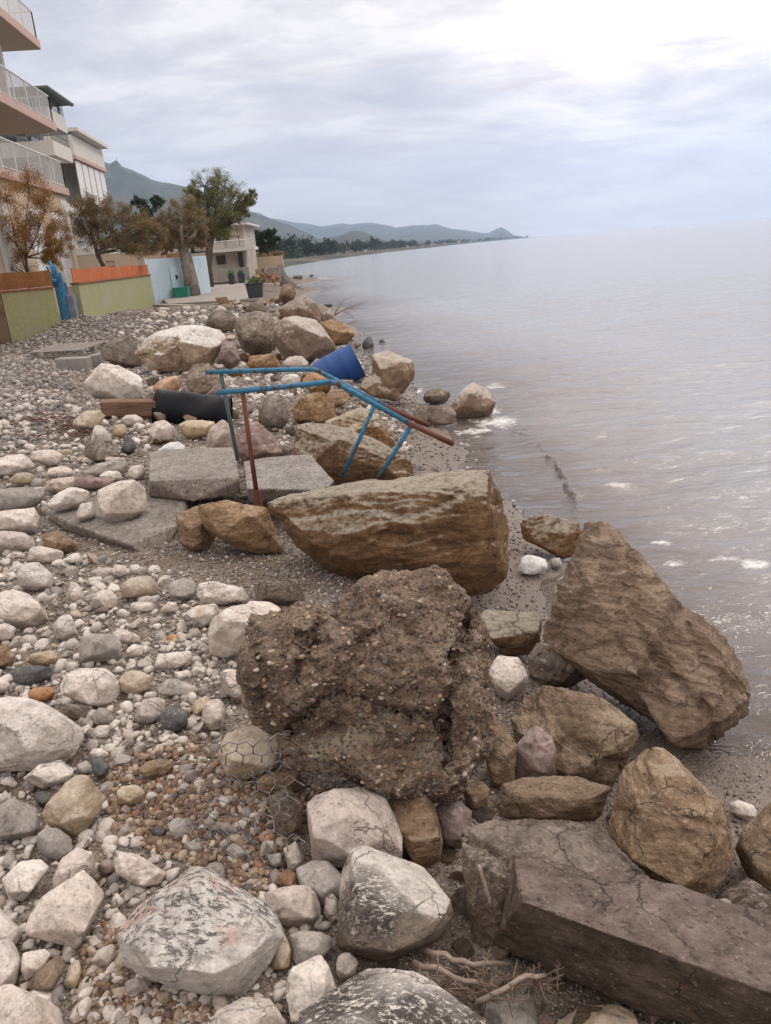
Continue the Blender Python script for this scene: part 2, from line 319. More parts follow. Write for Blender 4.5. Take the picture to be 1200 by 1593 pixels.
# ------------------------------------------------------------------ ground, gravel, sea
def gridmesh(name, xs, ys, zf, mats):
    X, Y = np.meshgrid(xs, ys); Z = zf(X, Y); V = np.stack([X, Y, Z], -1).reshape(-1, 3)
    nx, ny = len(xs), len(ys); i = (np.arange(ny-1)[:, None]*nx+np.arange(nx-1)[None]).ravel()
    me = fast_mesh(name, V, np.stack([i, i+1, i+nx+1, i+nx], 1), 4)
    return link_mesh(name, me, mats, smooth=True)
m, g = newmat('gravel_ground')
tc = g('ShaderNodeTexCoord').outputs['Object']
v1 = g('ShaderNodeTexVoronoi', {'Vector': tc, 'Scale': 55.0}); v2 = g('ShaderNodeTexVoronoi', {'Vector': tc, 'Scale': 130.0})
c1 = g.ramp(g('ShaderNodeSeparateColor', {0: v1.outputs['Color']}).outputs[0], [(0, (.10, .08, .07)), (.3, (.19, .155, .13)), (.6, (.25, .22, .19)), (.85, (.14, .12, .11)), (1, (.42, .38, .34))])
c2 = g.ramp(g('ShaderNodeSeparateColor', {0: v2.outputs['Color']}).outputs[1], [(0, (.09, .07, .06)), (.5, (.18, .14, .11)), (1, (.34, .29, .24))])
nn = g.noise(tc, 1.1, 6, .6, .5)
col = g.mix(g.ramp(g.noise(tc, 7, 4), [(.42, 0.0), (.58, 1.0)]), c1, c2)
col = g.mix(g.ramp(nn, [(.46, 0.0), (.66, .6)]), col, (.15, .105, .078))
wet = g('ShaderNodeAttribute', attribute_name='wet').outputs['Fac']
sand = g.mix(g.ramp(g.noise(tc, 60, 3), [(.3, 0.0), (.7, 1.0)]), (.155, .125, .105), (.22, .18, .155))
col = g.mix(wet, col, g.mix(.35, sand, c2))
hh = g.math('ADD', g.math('MULTIPLY', g.math('SUBTRACT', 1.0, v1.outputs['Distance']), .8), g.math('MULTIPLY', g.math('SUBTRACT', 1.0, v2.outputs['Distance']), .4))
finish(g, col, g.math('SUBTRACT', .92, g.math('MULTIPLY', wet, .5)), hh, .8, .012); GROUND = m
def ladder(segs):
    out = []
    for a, b, st in segs: out += list(np.arange(a, b, st))
    return np.array(out)
xs = ladder([(-70, -20, 2), (-20, -8, .4), (-8, -3.5, .08), (-3.5, 3.6, .035), (3.6, 6, .08), (6, 16.1, .5)])
ys = ladder([(-3, .8, .2), (.8, 7, .035), (7, 14, .08), (14, 40, .25), (40, 132, 1.5)])
def gz(X, Y):
    z = HH(X, Y); f = np.clip((6-Y)/5, .3, 1)
    return z + f*.010*(np.sin(X*31+np.sin(Y*23)*2)*np.sin(Y*29+np.sin(X*17)*2)) - .004
gr = gridmesh('gravel_ground', xs, ys, gz, GROUND); tag(gr, kind='structure')
co = np.empty(len(gr.data.vertices)*3, np.float32); gr.data.vertices.foreach_get('co', co); co = co.reshape(-1, 3)
at = gr.data.attributes.new('wet', 'FLOAT', 'POINT'); at.data.foreach_set('value', np.clip((WATER+.10-co[:, 2])/.08, 0, 1)*np.clip((co[:, 0]+8)/2, 0, 1))

# sea
m, g = newmat('sea_water')
tc = g('ShaderNodeTexCoord').outputs['Object']
dep = g('ShaderNodeAttribute', attribute_name='depth').outputs['Fac']; foam = g('ShaderNodeAttribute', attribute_name='foam').outputs['Fac']
cd_ = g('ShaderNodeCameraData').outputs['View Distance'] if False else None
sy = g('ShaderNodeSeparateXYZ', {0: tc}).outputs[1]
col = g.ramp(dep, [(0, (.14, .11, .092)), (.2, (.165, .14, .127)), (.42, (.21, .195, .19)), (.7, (.28, .29, .305))])
mp = g('ShaderNodeMapping', {'Vector': tc, 'Rotation': (0, 0, R_(12)), 'Scale': (1, 2.6, 1)}).outputs[0]
w1 = g.noise(mp, 1.9, 5, .6, .6); w2 = g.noise(mp, .35, 4, .55, .3); w3 = g.noise(mp, 7.0, 3, .5, .3)
wh = g.math('ADD', g.math('ADD', g.math('MULTIPLY', w1, .10), g.math('MULTIPLY', w2, .32)), g.math('MULTIPLY', w3, .022))
fn = g.noise(tc, 11, 9, .82, 1.2); fb = g.noise(tc, 3.0, 5, .6)
ff = g.ramp(g.math('ADD', g.math('SUBTRACT', g.math('ADD', g.math('MULTIPLY', fn, .55), g.math('MULTIPLY', fb, .45)), .5), g.math('MULTIPLY', foam, .37)), [(.255, 0.0), (.40, .8)])
bump = g('ShaderNodeBump', {'Height': wh, 'Strength': .62, 'Distance': 1.0}).outputs[0]
wat = g('ShaderNodeBsdfPrincipled', {'Base Color': col, 'Roughness': .10, 'IOR': 1.42, 'Specular IOR Level': .9, 'Normal': bump})
tr = g('ShaderNodeBsdfTransparent', {0: (.93, .91, .88, 1)})
gl = g('ShaderNodeBsdfGlossy', {'Color': (1, 1, 1, 1), 'Roughness': .08, 'Normal': bump})
fr = g('ShaderNodeFresnel', {'IOR': 1.333, 'Normal': bump}).outputs[0]
thin = g('ShaderNodeMixShader', {0: fr, 1: tr.outputs[0], 2: gl.outputs[0]})
op = g.ramp(dep, [(0, .25), (.12, .6), (.35, 1.0)])
body = g('ShaderNodeMixShader', {0: op, 1: thin.outputs[0], 2: wat.outputs[0]})
fm = g('ShaderNodeBsdfPrincipled', {'Base Color': (.78, .76, .75, 1), 'Roughness': .7})
fin_ = g('ShaderNodeMixShader', {0: ff, 1: body.outputs[0], 2: fm.outputs[0]}); g('ShaderNodeOutputMaterial', {0: fin_.outputs[0]}); SEA = m
xs = ladder([(-8000, -2000, 1000), (-2000, -200, 100), (-200, -20, 10), (-20, -4, .5), (-4, 12, .08), (12, 40, .5), (40, 400, 12), (400, 4000, 200), (4000, 13001, 1500)])
ys = ladder([(-60, 0, 6), (0, 2, .3), (2, 16, .07), (16, 40, .3), (40, 150, 2), (150, 1500, 30), (1500, 6000, 300), (6000, 14001, 1000)])
def sz(X, Y):
    a = np.clip((60-Y)/50, 0, 1)*np.clip((X+6)/4, 0, 1)*np.clip((50-X)/20, 0, 1)
    th = R_(12); u = X*math.cos(th)+Y*math.sin(th); v = -X*math.sin(th)+Y*math.cos(th)
    z = .013*np.sin(v*4.2+1.7*np.sin(u*.7)+.6*np.sin(u*2.1))+.008*np.sin(v*9.1+u*2.2+1.2*np.sin(u*1.9))+.010*np.sin(v*1.9-u*.6)+.004*np.sin(v*17+3*np.sin(u*3.1)-u*5)
    sh = np.clip((WATER-HH(X, Y))/.25, .15, 1) if X.size < 2e6 else 1
    return WATER + z*1.5*a*sh
sea = gridmesh('sea_water', xs, ys, sz, SEA); tag(sea, kind='structure')
co = np.empty(len(sea.data.vertices)*3, np.float32); sea.data.vertices.foreach_get('co', co); co = co.reshape(-1, 3)
near = (np.abs(co[:, 0]) < 60) & (co[:, 1] < 140)
D = np.ones(len(co)); D[near] = np.clip((WATER-HH(co[near, 0], co[near, 1]))/1.0, 0, 1)
sea.data.attributes.new('depth', 'FLOAT', 'POINT').data.foreach_set('value', D.astype(np.float32))
FO = np.zeros(len(co))
for (x, y, rx, ry) in [(775, 655, 60, 18), (745, 672, 50, 14), (700, 640, 40, 12), (600, 555, 12, 14), (965, 753, 40, 7), (1050, 873, 34, 8), (1125, 965, 34, 12), (770, 600, 34, 7), (1150, 775, 30, 5), (1130, 868, 40, 8), (650, 608, 14, 6), (1175, 880, 40, 16), (1030, 845, 30, 8), (760, 640, 40, 10)]:
    c = Wz(x, y, WATER); ex = np.linalg.norm(Wz(x+rx, y-rx*.08, WATER)-c); ey = np.linalg.norm(Wz(x, y+ry, WATER)-c)
    q = ((co[:, 0]-c[0])/ex)**2+((co[:, 1]-c[1])/ey)**2; FO = np.maximum(FO, np.exp(-q*1.1)*np.where(near, 1, 0))
edge = np.exp(-((D-.012)/.012)**2)*near*.75; FO = np.maximum(FO, edge)
sea.data.attributes.new('foam', 'FLOAT', 'POINT').data.foreach_set('value', FO.astype(np.float32))

# ------------------------------------------------------------------ boulders and stones
dg_cache = None
def shape_mesh(hulls, voxel, smooth, chips, seed):
    bmA = bmesh.new(); rs = random.Random(seed)
    for pts in hulls:
        bm = bmesh.new(); [bm.verts.new(Vector(p)) for p in pts]
        r = bmesh.ops.convex_hull(bm, input=bm.verts)
        bmesh.ops.delete(bm, geom=list({v for v in r['geom_interior']+r['geom_unused'] if isinstance(v, bmesh.types.BMVert)}), context='VERTS')
        size = max((Vector(a)-Vector(b)).length for a in pts for b in pts)
        for k in range(chips):
            v = Vector([rs.gauss(0, 1) for _ in range(3)]).normalized()
            ds = [q.co.dot(v) for q in bm.verts]; top = max(ds); ext = top-min(ds)
            pt = v*(top-ext*rs.uniform(.035, .10))
            bmesh.ops.bisect_plane(bm, geom=bm.verts[:]+bm.edges[:]+bm.faces[:], plane_co=pt, plane_no=v, clear_outer=True)
            r = bmesh.ops.convex_hull(bm, input=bm.verts)
        bmesh.ops.recalc_face_normals(bm, faces=bm.faces)
        me = bpy.data.meshes.new('t'); bm.to_mesh(me); bmA.from_mesh(me); bpy.data.meshes.remove(me); bm.free()
    me = bpy.data.meshes.new('rock'); bmA.to_mesh(me); bmA.free()
    o = bpy.data.objects.new('tmp', me); COL.objects.link(o)
    md = o.modifiers.new('r', 'REMESH'); md.mode = 'VOXEL'; md.voxel_size = voxel
    if smooth:
        s_ = o.modifiers.new('s', 'SMOOTH'); s_.factor = .5 if smooth > 1 else .3; s_.iterations = smooth
    dg = bpy.context.evaluated_depsgraph_get(); ev = o.evaluated_get(dg)
    out = bpy.data.meshes.new_from_object(ev); bpy.data.objects.remove(o); bpy.data.meshes.remove(me)
    return out
def displace(me, size, amp, seed, layer=None, rug=1.0, facet=1.0):
    n = len(me.vertices); co = np.empty(n*3, np.float32); me.vertices.foreach_get('co', co); co = co.reshape(-1, 3)
    no = np.empty(n*3, np.float32); me.vertices.foreach_get('normal', no); no = no.reshape(-1, 3)
    off = Vector((seed*3.7 % 50, seed*1.3 % 50, seed*7.1 % 50)); f1 = 2.2/size; out = np.zeros(n)
    LA = layer[3] if layer and len(layer) > 3 else .6; L = Vector(layer[:3]).normalized() if layer else None
    for i in range(n):
        p = Vector(co[i]); q = p*f1+off
        d = noise.noise(q)*.55 + noise.noise(q*2.3)*.35
        if facet:
            jq = q*1.15+Vector((noise.noise(q*1.7+off), noise.noise(q*1.7), noise.noise(q*1.7-off)))*.35
            v_ = noise.voronoi(jq, distance_metric='DISTANCE')[0]; d += (v_[0]-.45)*1.3*facet
            v2 = noise.voronoi(q*3.6, distance_metric='DISTANCE')[0]; d += (v2[0]-.45)*.55*facet
        r = noise.ridged_multi_fractal(q*2.6, .9, 2.1, 4, .9, 2.0)
        d += (r-1.0)*.34*rug
        d += noise.noise(q*13)*.16*rug+noise.noise(q*27)*.09*rug
        if L:
            t = p.dot(L); w = t*9/size+noise.noise(q*1.2)*1.3
            msk = max(0, min(1, .5+1.6*noise.noise(q*.9+off))); fr_ = w % 1.0; saw = fr_ if fr_ < .86 else (1-fr_)*6.1; w2 = t*27/size+noise.noise(q*2.1)*1.5; f2 = w2 % 1.0; s2 = f2 if f2 < .8 else (1-f2)*4; d += ((saw-.45)*1.1+(s2-.4)*.5)*msk*LA
        out[i] = d
    co += no*(out*amp*size)[:, None]
    me.vertices.foreach_set('co', co.ravel()); me.update()
SEED = 0; OUTL = []; ROCKS = []
def rock(name, mat, label, outline, T=.8, inner=None, base=None, z=None, Y=None, px=2.5, amp=.022, smooth=None, chips=9, layer=None, rug=1.0, hulls=None, group=None, cat=None, pts3=None, push=0.0, shrink=.62, facet=1.0):
    """one boulder: its silhouette, its real thickness (T x smaller extent) and the spot of ground it stands on"""
    global SEED; SEED += 1; rs = random.Random(SEED)
    O = [tuple(map(float, t.split(','))) for t in outline.split()] if isinstance(outline, str) else outline
    xs_ = [p[0] for p in O]; ys_ = [p[1] for p in O]; cx, cy = (min(xs_)+max(xs_))/2, (min(ys_)+max(ys_))/2
    cmx, cmy = sum(xs_)/len(xs_), sum(ys_)/len(ys_)
    if base is None: base = (cmx, max(ys_))
    if z is not None: B = Wz(base[0], base[1], z*S)
    elif Y is not None: B = Wy(base[0], base[1], Y)
    else: B = G(*base)
    vd = ray(cmx, cmy); vd = vd/np.linalg.norm(vd); 
    B = B + vd*push
    def onplane(x, y, k=0.0):
        d = ray(x, y); return CAM + d*(((B-CAM)@vd - k)/(d@vd))
    dist = (B-CAM)@vd; scale = dist/FOC
    wpx, hpx = max(xs_)-min(xs_), max(ys_)-min(ys_); thick = T*min(wpx, hpx)*scale
    HS = hulls if hulls else [O]; H = []
    for hi, h in enumerate(HS):
        if isinstance(h, str): h = [tuple(map(float, t.split(','))) for t in h.split()]
        kk = 0.0
        if len(h[0]) > 2: kk = h[0][2]
        hx = sum(p[0] for p in h)/len(h); hy = sum(p[1] for p in h)/len(h); hh_ = max(p[1] for p in h)-min(p[1] for p in h); ww = max(p[0] for p in h)-min(p[0] for p in h)
        th = T*min(hh_, ww)*scale
        P = [onplane(p[0], p[1], kk*th+rs.uniform(-.16, .16)*th) for p in h]
        if inner and hi == 0:
            P += [onplane(a, b, k*th*.5) for a, b, k in inner]
            sgn = (-1,)
        else: sgn = (1, -1)
        for sg in sgn:
            a0 = rs.uniform(0, 6.28); nn = rs.choice((3, 4, 4))
            for k in range(nn):
                an = a0+k*6.283/nn; rr = shrink*rs.uniform(.55, 1.25)
                # polar reach of the outline in this direction, approximated by its box
                P.append(onplane(hx+math.cos(an)*ww*.5*rr, hy+math.sin(an)*hh_*.5*rr+(.10*hh_ if sg > 0 else 0), sg*th*.5*rs.uniform(.7, 1.05)+kk*th))
        H.append(P)
    if pts3: H = [[Wz(a, b, c*S) if c < 90 else Wy(a, b, c-100) for a, b, c in hp] for hp in pts3]
    allp = np.array([p for h in H for p in h]); cen = allp.mean(0); H = [[p-cen for p in h] for h in H]
    size = float(np.linalg.norm(allp.max(0)-allp.min(0)))*.6
    dist = float(np.linalg.norm(cen-CAM)); vox = max(px*.8*dist/FOC, size/125)
    rnd = smooth if smooth is not None else 0
    me = shape_mesh(H, vox, rnd, chips, SEED)
    displace(me, size, amp, SEED, layer, rug, 0.0 if (smooth or 0) > 4 else facet)
    me.name = name
    o = link_mesh(name, me, MAT[mat], origin=tuple(cen), smooth=True)
    tag(o, label, cat or name.split('_')[-1], group)
    OUTL.append(O); ROCKS.append(o); return o

def groove(ob, line, width, depth, jit=.5):
    """carve a natural cleft along a line across the visible face of a boulder"""
    me = ob.data; nv = len(me.vertices); co = np.empty(nv*3, np.float32); me.vertices.foreach_get('co', co); co = co.reshape(-1, 3); no = np.empty(nv*3, np.float32); me.vertices.foreach_get('normal', no); no = no.reshape(-1, 3)
    v = co+np.array(ob.location)-CAM; k = v@FW; P = np.stack([600+FOC*(v@RT)/k, 796.5-FOC*(v@UP)/k], 1); P += np.array([[noise.noise(Vector(c)*22)*width*jit*1.5, noise.noise(Vector(c)*19+Vector((5, 5, 5)))*width*jit*1.5] for c in co])
    d = np.full(nv, 1e9)
    for a, b in zip(line[:-1], line[1:]):
        a, b = np.array(a, float), np.array(b, float); t = np.clip(((P-a)@(b-a))/((b-a)@(b-a)), 0, 1); d = np.minimum(d, np.linalg.norm(P-(a+t[:, None]*(b-a)), axis=1))
    face = ((-v*no).sum(1) > 0); co -= no*(np.exp(-(d/width)**2)*depth*face)[:, None]; me.vertices.foreach_set('co', co.ravel()); me.update()
# ---- large boulders
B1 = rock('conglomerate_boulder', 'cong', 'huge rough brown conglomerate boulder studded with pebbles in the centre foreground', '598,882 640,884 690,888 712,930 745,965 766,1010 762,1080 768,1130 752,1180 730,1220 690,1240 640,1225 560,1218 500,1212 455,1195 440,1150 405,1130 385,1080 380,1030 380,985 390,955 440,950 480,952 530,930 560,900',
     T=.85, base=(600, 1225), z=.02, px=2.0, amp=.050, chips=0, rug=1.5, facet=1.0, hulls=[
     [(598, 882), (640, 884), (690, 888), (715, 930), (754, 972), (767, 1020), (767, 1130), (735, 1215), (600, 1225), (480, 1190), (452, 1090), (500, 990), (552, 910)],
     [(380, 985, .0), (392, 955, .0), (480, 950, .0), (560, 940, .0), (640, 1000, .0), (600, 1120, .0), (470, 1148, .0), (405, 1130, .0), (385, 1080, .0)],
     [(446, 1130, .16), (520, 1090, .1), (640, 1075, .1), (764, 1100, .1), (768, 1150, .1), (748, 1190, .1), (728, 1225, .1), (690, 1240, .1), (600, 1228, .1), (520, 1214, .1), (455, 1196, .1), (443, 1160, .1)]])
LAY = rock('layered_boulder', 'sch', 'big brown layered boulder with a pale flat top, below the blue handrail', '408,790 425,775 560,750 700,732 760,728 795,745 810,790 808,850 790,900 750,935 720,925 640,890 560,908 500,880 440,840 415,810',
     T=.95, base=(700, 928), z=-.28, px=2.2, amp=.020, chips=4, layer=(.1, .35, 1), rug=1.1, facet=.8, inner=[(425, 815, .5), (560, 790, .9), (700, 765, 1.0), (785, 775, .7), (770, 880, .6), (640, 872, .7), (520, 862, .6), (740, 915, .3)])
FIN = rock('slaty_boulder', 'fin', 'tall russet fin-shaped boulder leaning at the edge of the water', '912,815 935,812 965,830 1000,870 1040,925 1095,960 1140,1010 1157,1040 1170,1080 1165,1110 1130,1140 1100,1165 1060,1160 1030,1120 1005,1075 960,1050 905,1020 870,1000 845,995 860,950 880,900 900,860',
     T=.75, base=(1075, 1163), px=2.2, amp=.020, chips=0, layer=(.6, .5, .62, 1.1), rug=1.1, facet=.9, hulls=[
     [(912, 815), (935, 812), (965, 830), (1000, 870), (1042, 925), (1100, 1010), (1105, 1110), (1055, 1150), (1000, 1085), (960, 1052), (905, 1022), (845, 995), (860, 950), (880, 900), (898, 850)],
     [(940, 1000, .1), (1030, 925, .1), (1095, 958, .1), (1140, 1010, .1), (1157, 1040, .1), (1170, 1080, .1), (1163, 1112, .1), (1130, 1140, .1), (1100, 1166, .1), (1060, 1162, .1), (1030, 1125, .1), (985, 1065, .1)]])
rock('dark_slab', 'slab', 'long dark purple-grey slab at the lower right with a rust stain on its corner', '800,1335 830,1320 880,1330 1000,1365 1100,1400 1200,1430 1230,1440 1230,1600 1130,1593 1000,1570 900,1530 820,1495 765,1475 762,1450 775,1400 790,1350',
     px=2.0, amp=.017, chips=3, pts3=[[(800, 1332, .10), (840, 1318, .08), (1000, 1362, .08), (1100, 1396, .06), (1340, 1462, .05), (1340, 1600, .10), (1240, 1560, .12), (1100, 1505, .13), (980, 1462, .14), (860, 1413, .15), (812, 1403, .16),
     (765, 1468, -.12), (820, 1495, -.12), (900, 1530, -.14), (1000, 1572, -.16), (1130, 1605, -.16), (1340, 1680, -.16), (1340, 1560, -.25), (790, 1440, -.25), (1000, 1450, -.28)]], rug=1.2, facet=.6)
MOT = rock('mottled_boulder', 'mott', 'mottled grey-brown boulder behind the long dark slab', '710,1300 740,1275 800,1270 880,1272 930,1290 975,1320 1030,1375 1040,1395 1000,1430 900,1430 790,1440 770,1470 740,1480 712,1440 708,1380', T=.8, base=(745, 1480), z=-.16, px=2.3, amp=.03)
BSB = rock('brown_boulder', 'tan', 'brown sloping boulder with pale streaks, right of the mottled boulder', '1000,1160 1030,1165 1060,1185 1080,1225 1130,1255 1150,1275 1155,1310 1125,1370 1100,1405 1070,1412 1040,1390 1000,1345 960,1310 938,1290 945,1250 965,1200', T=.9, base=(1070, 1412), px=2.3, amp=.02, layer=(.1, -.3, 1))
VEI = rock('veined_boulder', 'tan', 'ochre boulder with a grey wet top and white veins, below the fin-shaped boulder', '788,1100 830,1065 870,1070 940,1085 1000,1130 1002,1158 960,1230 940,1235 900,1215 850,1190 800,1150', T=.9, base=(930, 1240), px=2.3, amp=.025, layer=(.5, -.2, 1))
rock('purple_rock', 'purp', 'upright purple-grey streaked rock between ochre boulders', '830,1128 855,1130 868,1165 880,1205 870,1225 800,1225 802,1160', T=.8, amp=.02, push=-.06, base=(840, 1225))
rock('flat_brown_rock', 'tan', 'long flat brown rock lying under the purple streaked one', '758,1225 790,1208 900,1207 950,1225 945,1250 930,1278 880,1275 800,1280 765,1270', T=1.0, amp=.02, push=-.1, layer=(.1, .1, 1))
rock('amber_rock', 'tan', 'amber rock squeezed against the right side of the conglomerate boulder', '762,1098 790,1130 806,1160 800,1225 760,1230 750,1150', T=.9)
rock('white_streaked_rock', 'lime', 'whitish streaked rock right of the conglomerate boulder', '770,1020 805,1018 822,1050 824,1065 790,1092 765,1078 756,1045', T=.8)
rock('pitted_rock', 'congf', 'dark pitted rock tucked under the fin-shaped boulder', '835,1000 880,1008 920,1030 928,1048 890,1068 850,1070 820,1052 822,1020', T=.9)
rock('flat_wet_rock', 'sch', 'flat pale-topped rock between the conglomerate and fin-shaped boulders', '742,948 800,950 850,955 848,990 830,1022 790,1025 755,985', T=.9)
rock('smooth_tan_boulder', 'tan', 'smooth tan boulder cut by the right edge of the picture', '1190,1255 1230,1225 1280,1260 1280,1400 1200,1402 1160,1360 1143,1320 1155,1290', T=.9, smooth=6, amp=.012)
rock('wet_dark_rock', 'mott', 'dark wet rock below the smooth tan boulder', '1118,1395 1160,1362 1215,1400 1220,1450 1150,1435', T=.9)
rock('grey_round_stone', 'grey', 'grey rounded stone in the gap above the long dark slab', '1082,1420 1105,1398 1150,1395 1175,1425 1160,1448 1100,1448', T=.8, smooth=8)
rock('white_round_stone', 'wht', 'bright white rounded stone on wet sand beside the layered boulder', '799,872 824,860 848,867 856,884 835,896 806,891', T=.7, smooth=6)
rock('wet_layered_ledge', 'sch', 'low layered ledge at the waterline behind the white rounded stone', '808,812 840,797 900,812 912,835 895,872 850,865 812,845', T=.5, layer=(.1, .3, 1), push=.1)
rock('small_grey_rock', 'grey', 'small grey rock right of the bright white rounded stone', '856,868 872,866 876,878 872,886 857,885', T=.8)
rock('pale_shore_stone', 'lime', 'pale stone on the gravel near the right edge', '1133,1250 1150,1242 1178,1255 1180,1272 1150,1275 1136,1266', T=.6)
# ---- foreground middle
LLB = rock('lichened_limestone_boulder', 'lich', 'large white limestone boulder with black speckles and a pink blush at the bottom left', '310,1343 335,1362 360,1385 410,1403 440,1432 442,1458 420,1500 375,1552 330,1550 270,1537 215,1512 185,1500 187,1470 182,1440 200,1420 245,1385 285,1358', T=.62, px=2.2, amp=.02, base=(330, 1552),
     inner=[(310, 1370, .75), (235, 1415, .8), (205, 1465, .75), (240, 1505, .95), (330, 1515, 1.05), (372, 1500, 1.0), (425, 1455, .75), (400, 1425, .75)], chips=4, rug=.9)
DTB = rock('dark_topped_block', 'lichd', 'limestone block with a black weathered top and brown front', '550,1315 600,1318 660,1350 700,1400 707,1425 690,1462 640,1477 600,1497 560,1490 525,1475 524,1440 533,1400 535,1350', T=.95, px=2.2, amp=.014, base=(600, 1500), chips=2,
     inner=[(545, 1335, .3), (560, 1398, .95), (610, 1415, 1.05), (695, 1422, .55), (545, 1470, .7), (610, 1480, .8), (670, 1455, .5)], rug=.8)
rock('black_mottled_boulder', 'lichd', 'white boulder with black mottling cut by the bottom edge', '440,1600 450,1588 500,1545 560,1510 600,1502 660,1515 720,1545 775,1585 800,1640 780,1700 460,1700', T=.8, px=2.2, amp=.022, base=(620, 1650), z=.02, rug=.8)
rock('blush_limestone_block', 'pink', 'smooth pinkish limestone block under the conglomerate boulder', '472,1290 478,1250 490,1238 520,1228 560,1224 600,1240 625,1290 640,1335 620,1365 540,1352 480,1342', T=.85, px=2.2, amp=.014, chips=5, rug=.5)
rock('brown_wedge_rock', 'tan', 'brown wedge rock right of the pinkish limestone block', '600,1235 660,1222 680,1265 690,1310 685,1345 650,1362 630,1335 612,1280', T=.9, amp=.02)
rock('shadowed_rock', 'purp', 'purple-brown rock in the shade below the conglomerate boulder', '676,1250 715,1245 735,1262 728,1320 700,1335 684,1300', T=.9)
rock('small_tan_rock', 'tan', 'small tan rock at the foot of the conglomerate boulder beside the flat brown rock', '718,1222 745,1212 764,1228 760,1262 730,1268', T=.9)
rock('grey_smooth_rock', 'grey', 'grey smooth rock left of the dark-topped block', '458,1350 480,1336 520,1340 536,1360 534,1405 500,1410 470,1395', T=.8, smooth=5)
rock('orange_stained_stone', 'pink', 'pale stone with a rust-orange end, between two white boulders', '405,1388 440,1380 475,1376 495,1385 502,1425 480,1443 450,1448 425,1430', T=.75, amp=.018)
rock('rust_stone', 'rust', 'small rust-orange stone above the pale stone with a rusty end', '428,1362 445,1350 462,1358 464,1378 440,1382 429,1375', T=.8)
rock('thin_pale_stone', 'lime', 'thin upright pale stone against the dark-topped block', '504,1390 515,1382 528,1398 530,1430 515,1440 503,1420', T=.9, smooth=4)
rock('flat_grey_pebble', 'grey', 'flat grey pebble under the thin upright pale stone', '490,1440 505,1430 520,1434 510,1448 494,1449', T=.7, smooth=6)
rock('marbled_stone', 'grey', 'grey marbled stone below the pale stone with a rusty end', '447,1455 470,1447 500,1450 520,1460 515,1480 490,1500 455,1505 445,1480', T=.8)
rock('mossy_stone', 'yell', 'mossy yellow stone pinned by the speckled limestone boulder', '425,1460 445,1450 455,1475 450,1510 425,1515 418,1490', T=.9)
rock('pointed_white_stone', 'lime', 'pointed white stone above the black-mottled boulder', '500,1484 512,1500 525,1540 520,1575 480,1598 448,1590 440,1530 445,1508 470,1500', T=.8, amp=.016, chips=5)
rock('squeezed_pale_stone', 'lime', 'pale stone wedged behind the pointed white stone', '527,1483 545,1482 562,1500 550,1520 530,1530 520,1510', T=.9)
rock('bottom_white_stone', 'lime', 'white stone at the bottom edge below the speckled limestone boulder', '338,1572 380,1550 420,1553 447,1590 445,1640 320,1650 322,1602', T=.8, amp=.016, chips=5, base=(385, 1625))
rock('dusty_grey_stone', 'grey', 'dusty grey block below the driftwood at the bottom edge', '750,1562 780,1545 825,1545 838,1590 845,1640 760,1640', T=.8, base=(800, 1625), smooth=4)
rock('ochre_boulder', 'yell', 'ochre boulder under the long dark slab at the bottom edge', '865,1590 900,1568 960,1560 1010,1590 1020,1660 870,1660', T=.8, base=(940, 1650), z=-.2)
rock('meshed_yellow_rock', 'yell', 'yellowish rock caught under the torn wire mesh', '332,1165 345,1135 375,1128 400,1124 440,1140 452,1165 445,1200 400,1218 350,1208', T=.8, amp=.02)
rock('meshed_grey_rock', 'mott', 'grey rock behind the wire mesh beside the pinkish limestone block', '415,1240 430,1226 455,1228 472,1250 470,1300 440,1305 418,1280', T=.9)
rock('meshed_brown_rock', 'tan', 'brown rock in the shade between the yellowish rock and the conglomerate boulder', '395,1215 430,1195 470,1200 480,1225 440,1240 400,1238', T=.9)
rock('mesh_foot_stone', 'pink', 'pink-grey stone at the lower right end of the wire mesh', '440,1320 460,1308 474,1325 474,1355 450,1358', T=.9)
rock('mesh_rusty_stone', 'rust', 'orange stone inside the lower wire mesh', '400,1300 415,1290 428,1298 424,1312 404,1312', T=.8)
rock('mesh_grey_stone', 'grey', 'grey triangular stone at the bottom of the wire mesh', '414,1330 438,1325 440,1345 430,1352', T=.8)
# ---- left foreground
L = 'limestone_rock'
rock(L, 'lime', 'very large pale limestone rock at the left edge with a flat bright top', '-40,1090 10,1082 50,1088 100,1105 132,1132 130,1162 118,1192 60,1200 -40,1200', T=.8, px=2.4, amp=.022, chips=5)
rock(L, 'lime', 'flat white rock in front of the very large pale one', '33,1212 60,1190 95,1181 120,1200 104,1216 62,1230', T=.7, chips=5)
rock('crusted_rock', 'yell', 'crusty buff rock with pebbles stuck on, beside the grey round stone', '106,1210 125,1200 147,1202 165,1240 150,1270 125,1307 95,1292 62,1278 72,1250 98,1238', T=.6, amp=.03)
rock(L, 'grey', 'grey flat-faced rock with a small rust spot at the left edge', '-20,1262 22,1238 60,1258 66,1285 50,1306 10,1310 -20,1295', T=.8, chips=5, amp=.008, rug=.4)
rock('round_stone', 'grey', 'round pale grey stone below the crusty buff rock', '55,1300 68,1288 90,1287 115,1305 117,1325 95,1340 70,1335 56,1318', T=.8, smooth=7, amp=.014)
rock(L, 'lime', 'blocky pale rock below the rust-spotted one', '2,1368 30,1340 62,1334 78,1350 60,1380 35,1405 10,1392', T=.8, chips=5)
rock(L, 'lime', 'angular white rock with a notch, left of the speckled limestone boulder', '130,1352 150,1375 172,1395 150,1440 130,1480 95,1468 35,1455 45,1425 65,1395 90,1398 112,1390', T=.5, amp=.014, chips=3, px=2.4)
rock(L, 'pink', 'pinkish white rock behind the notched angular one', '80,1370 95,1335 120,1318 145,1325 150,1352 135,1362 115,1392 88,1398', T=.8)
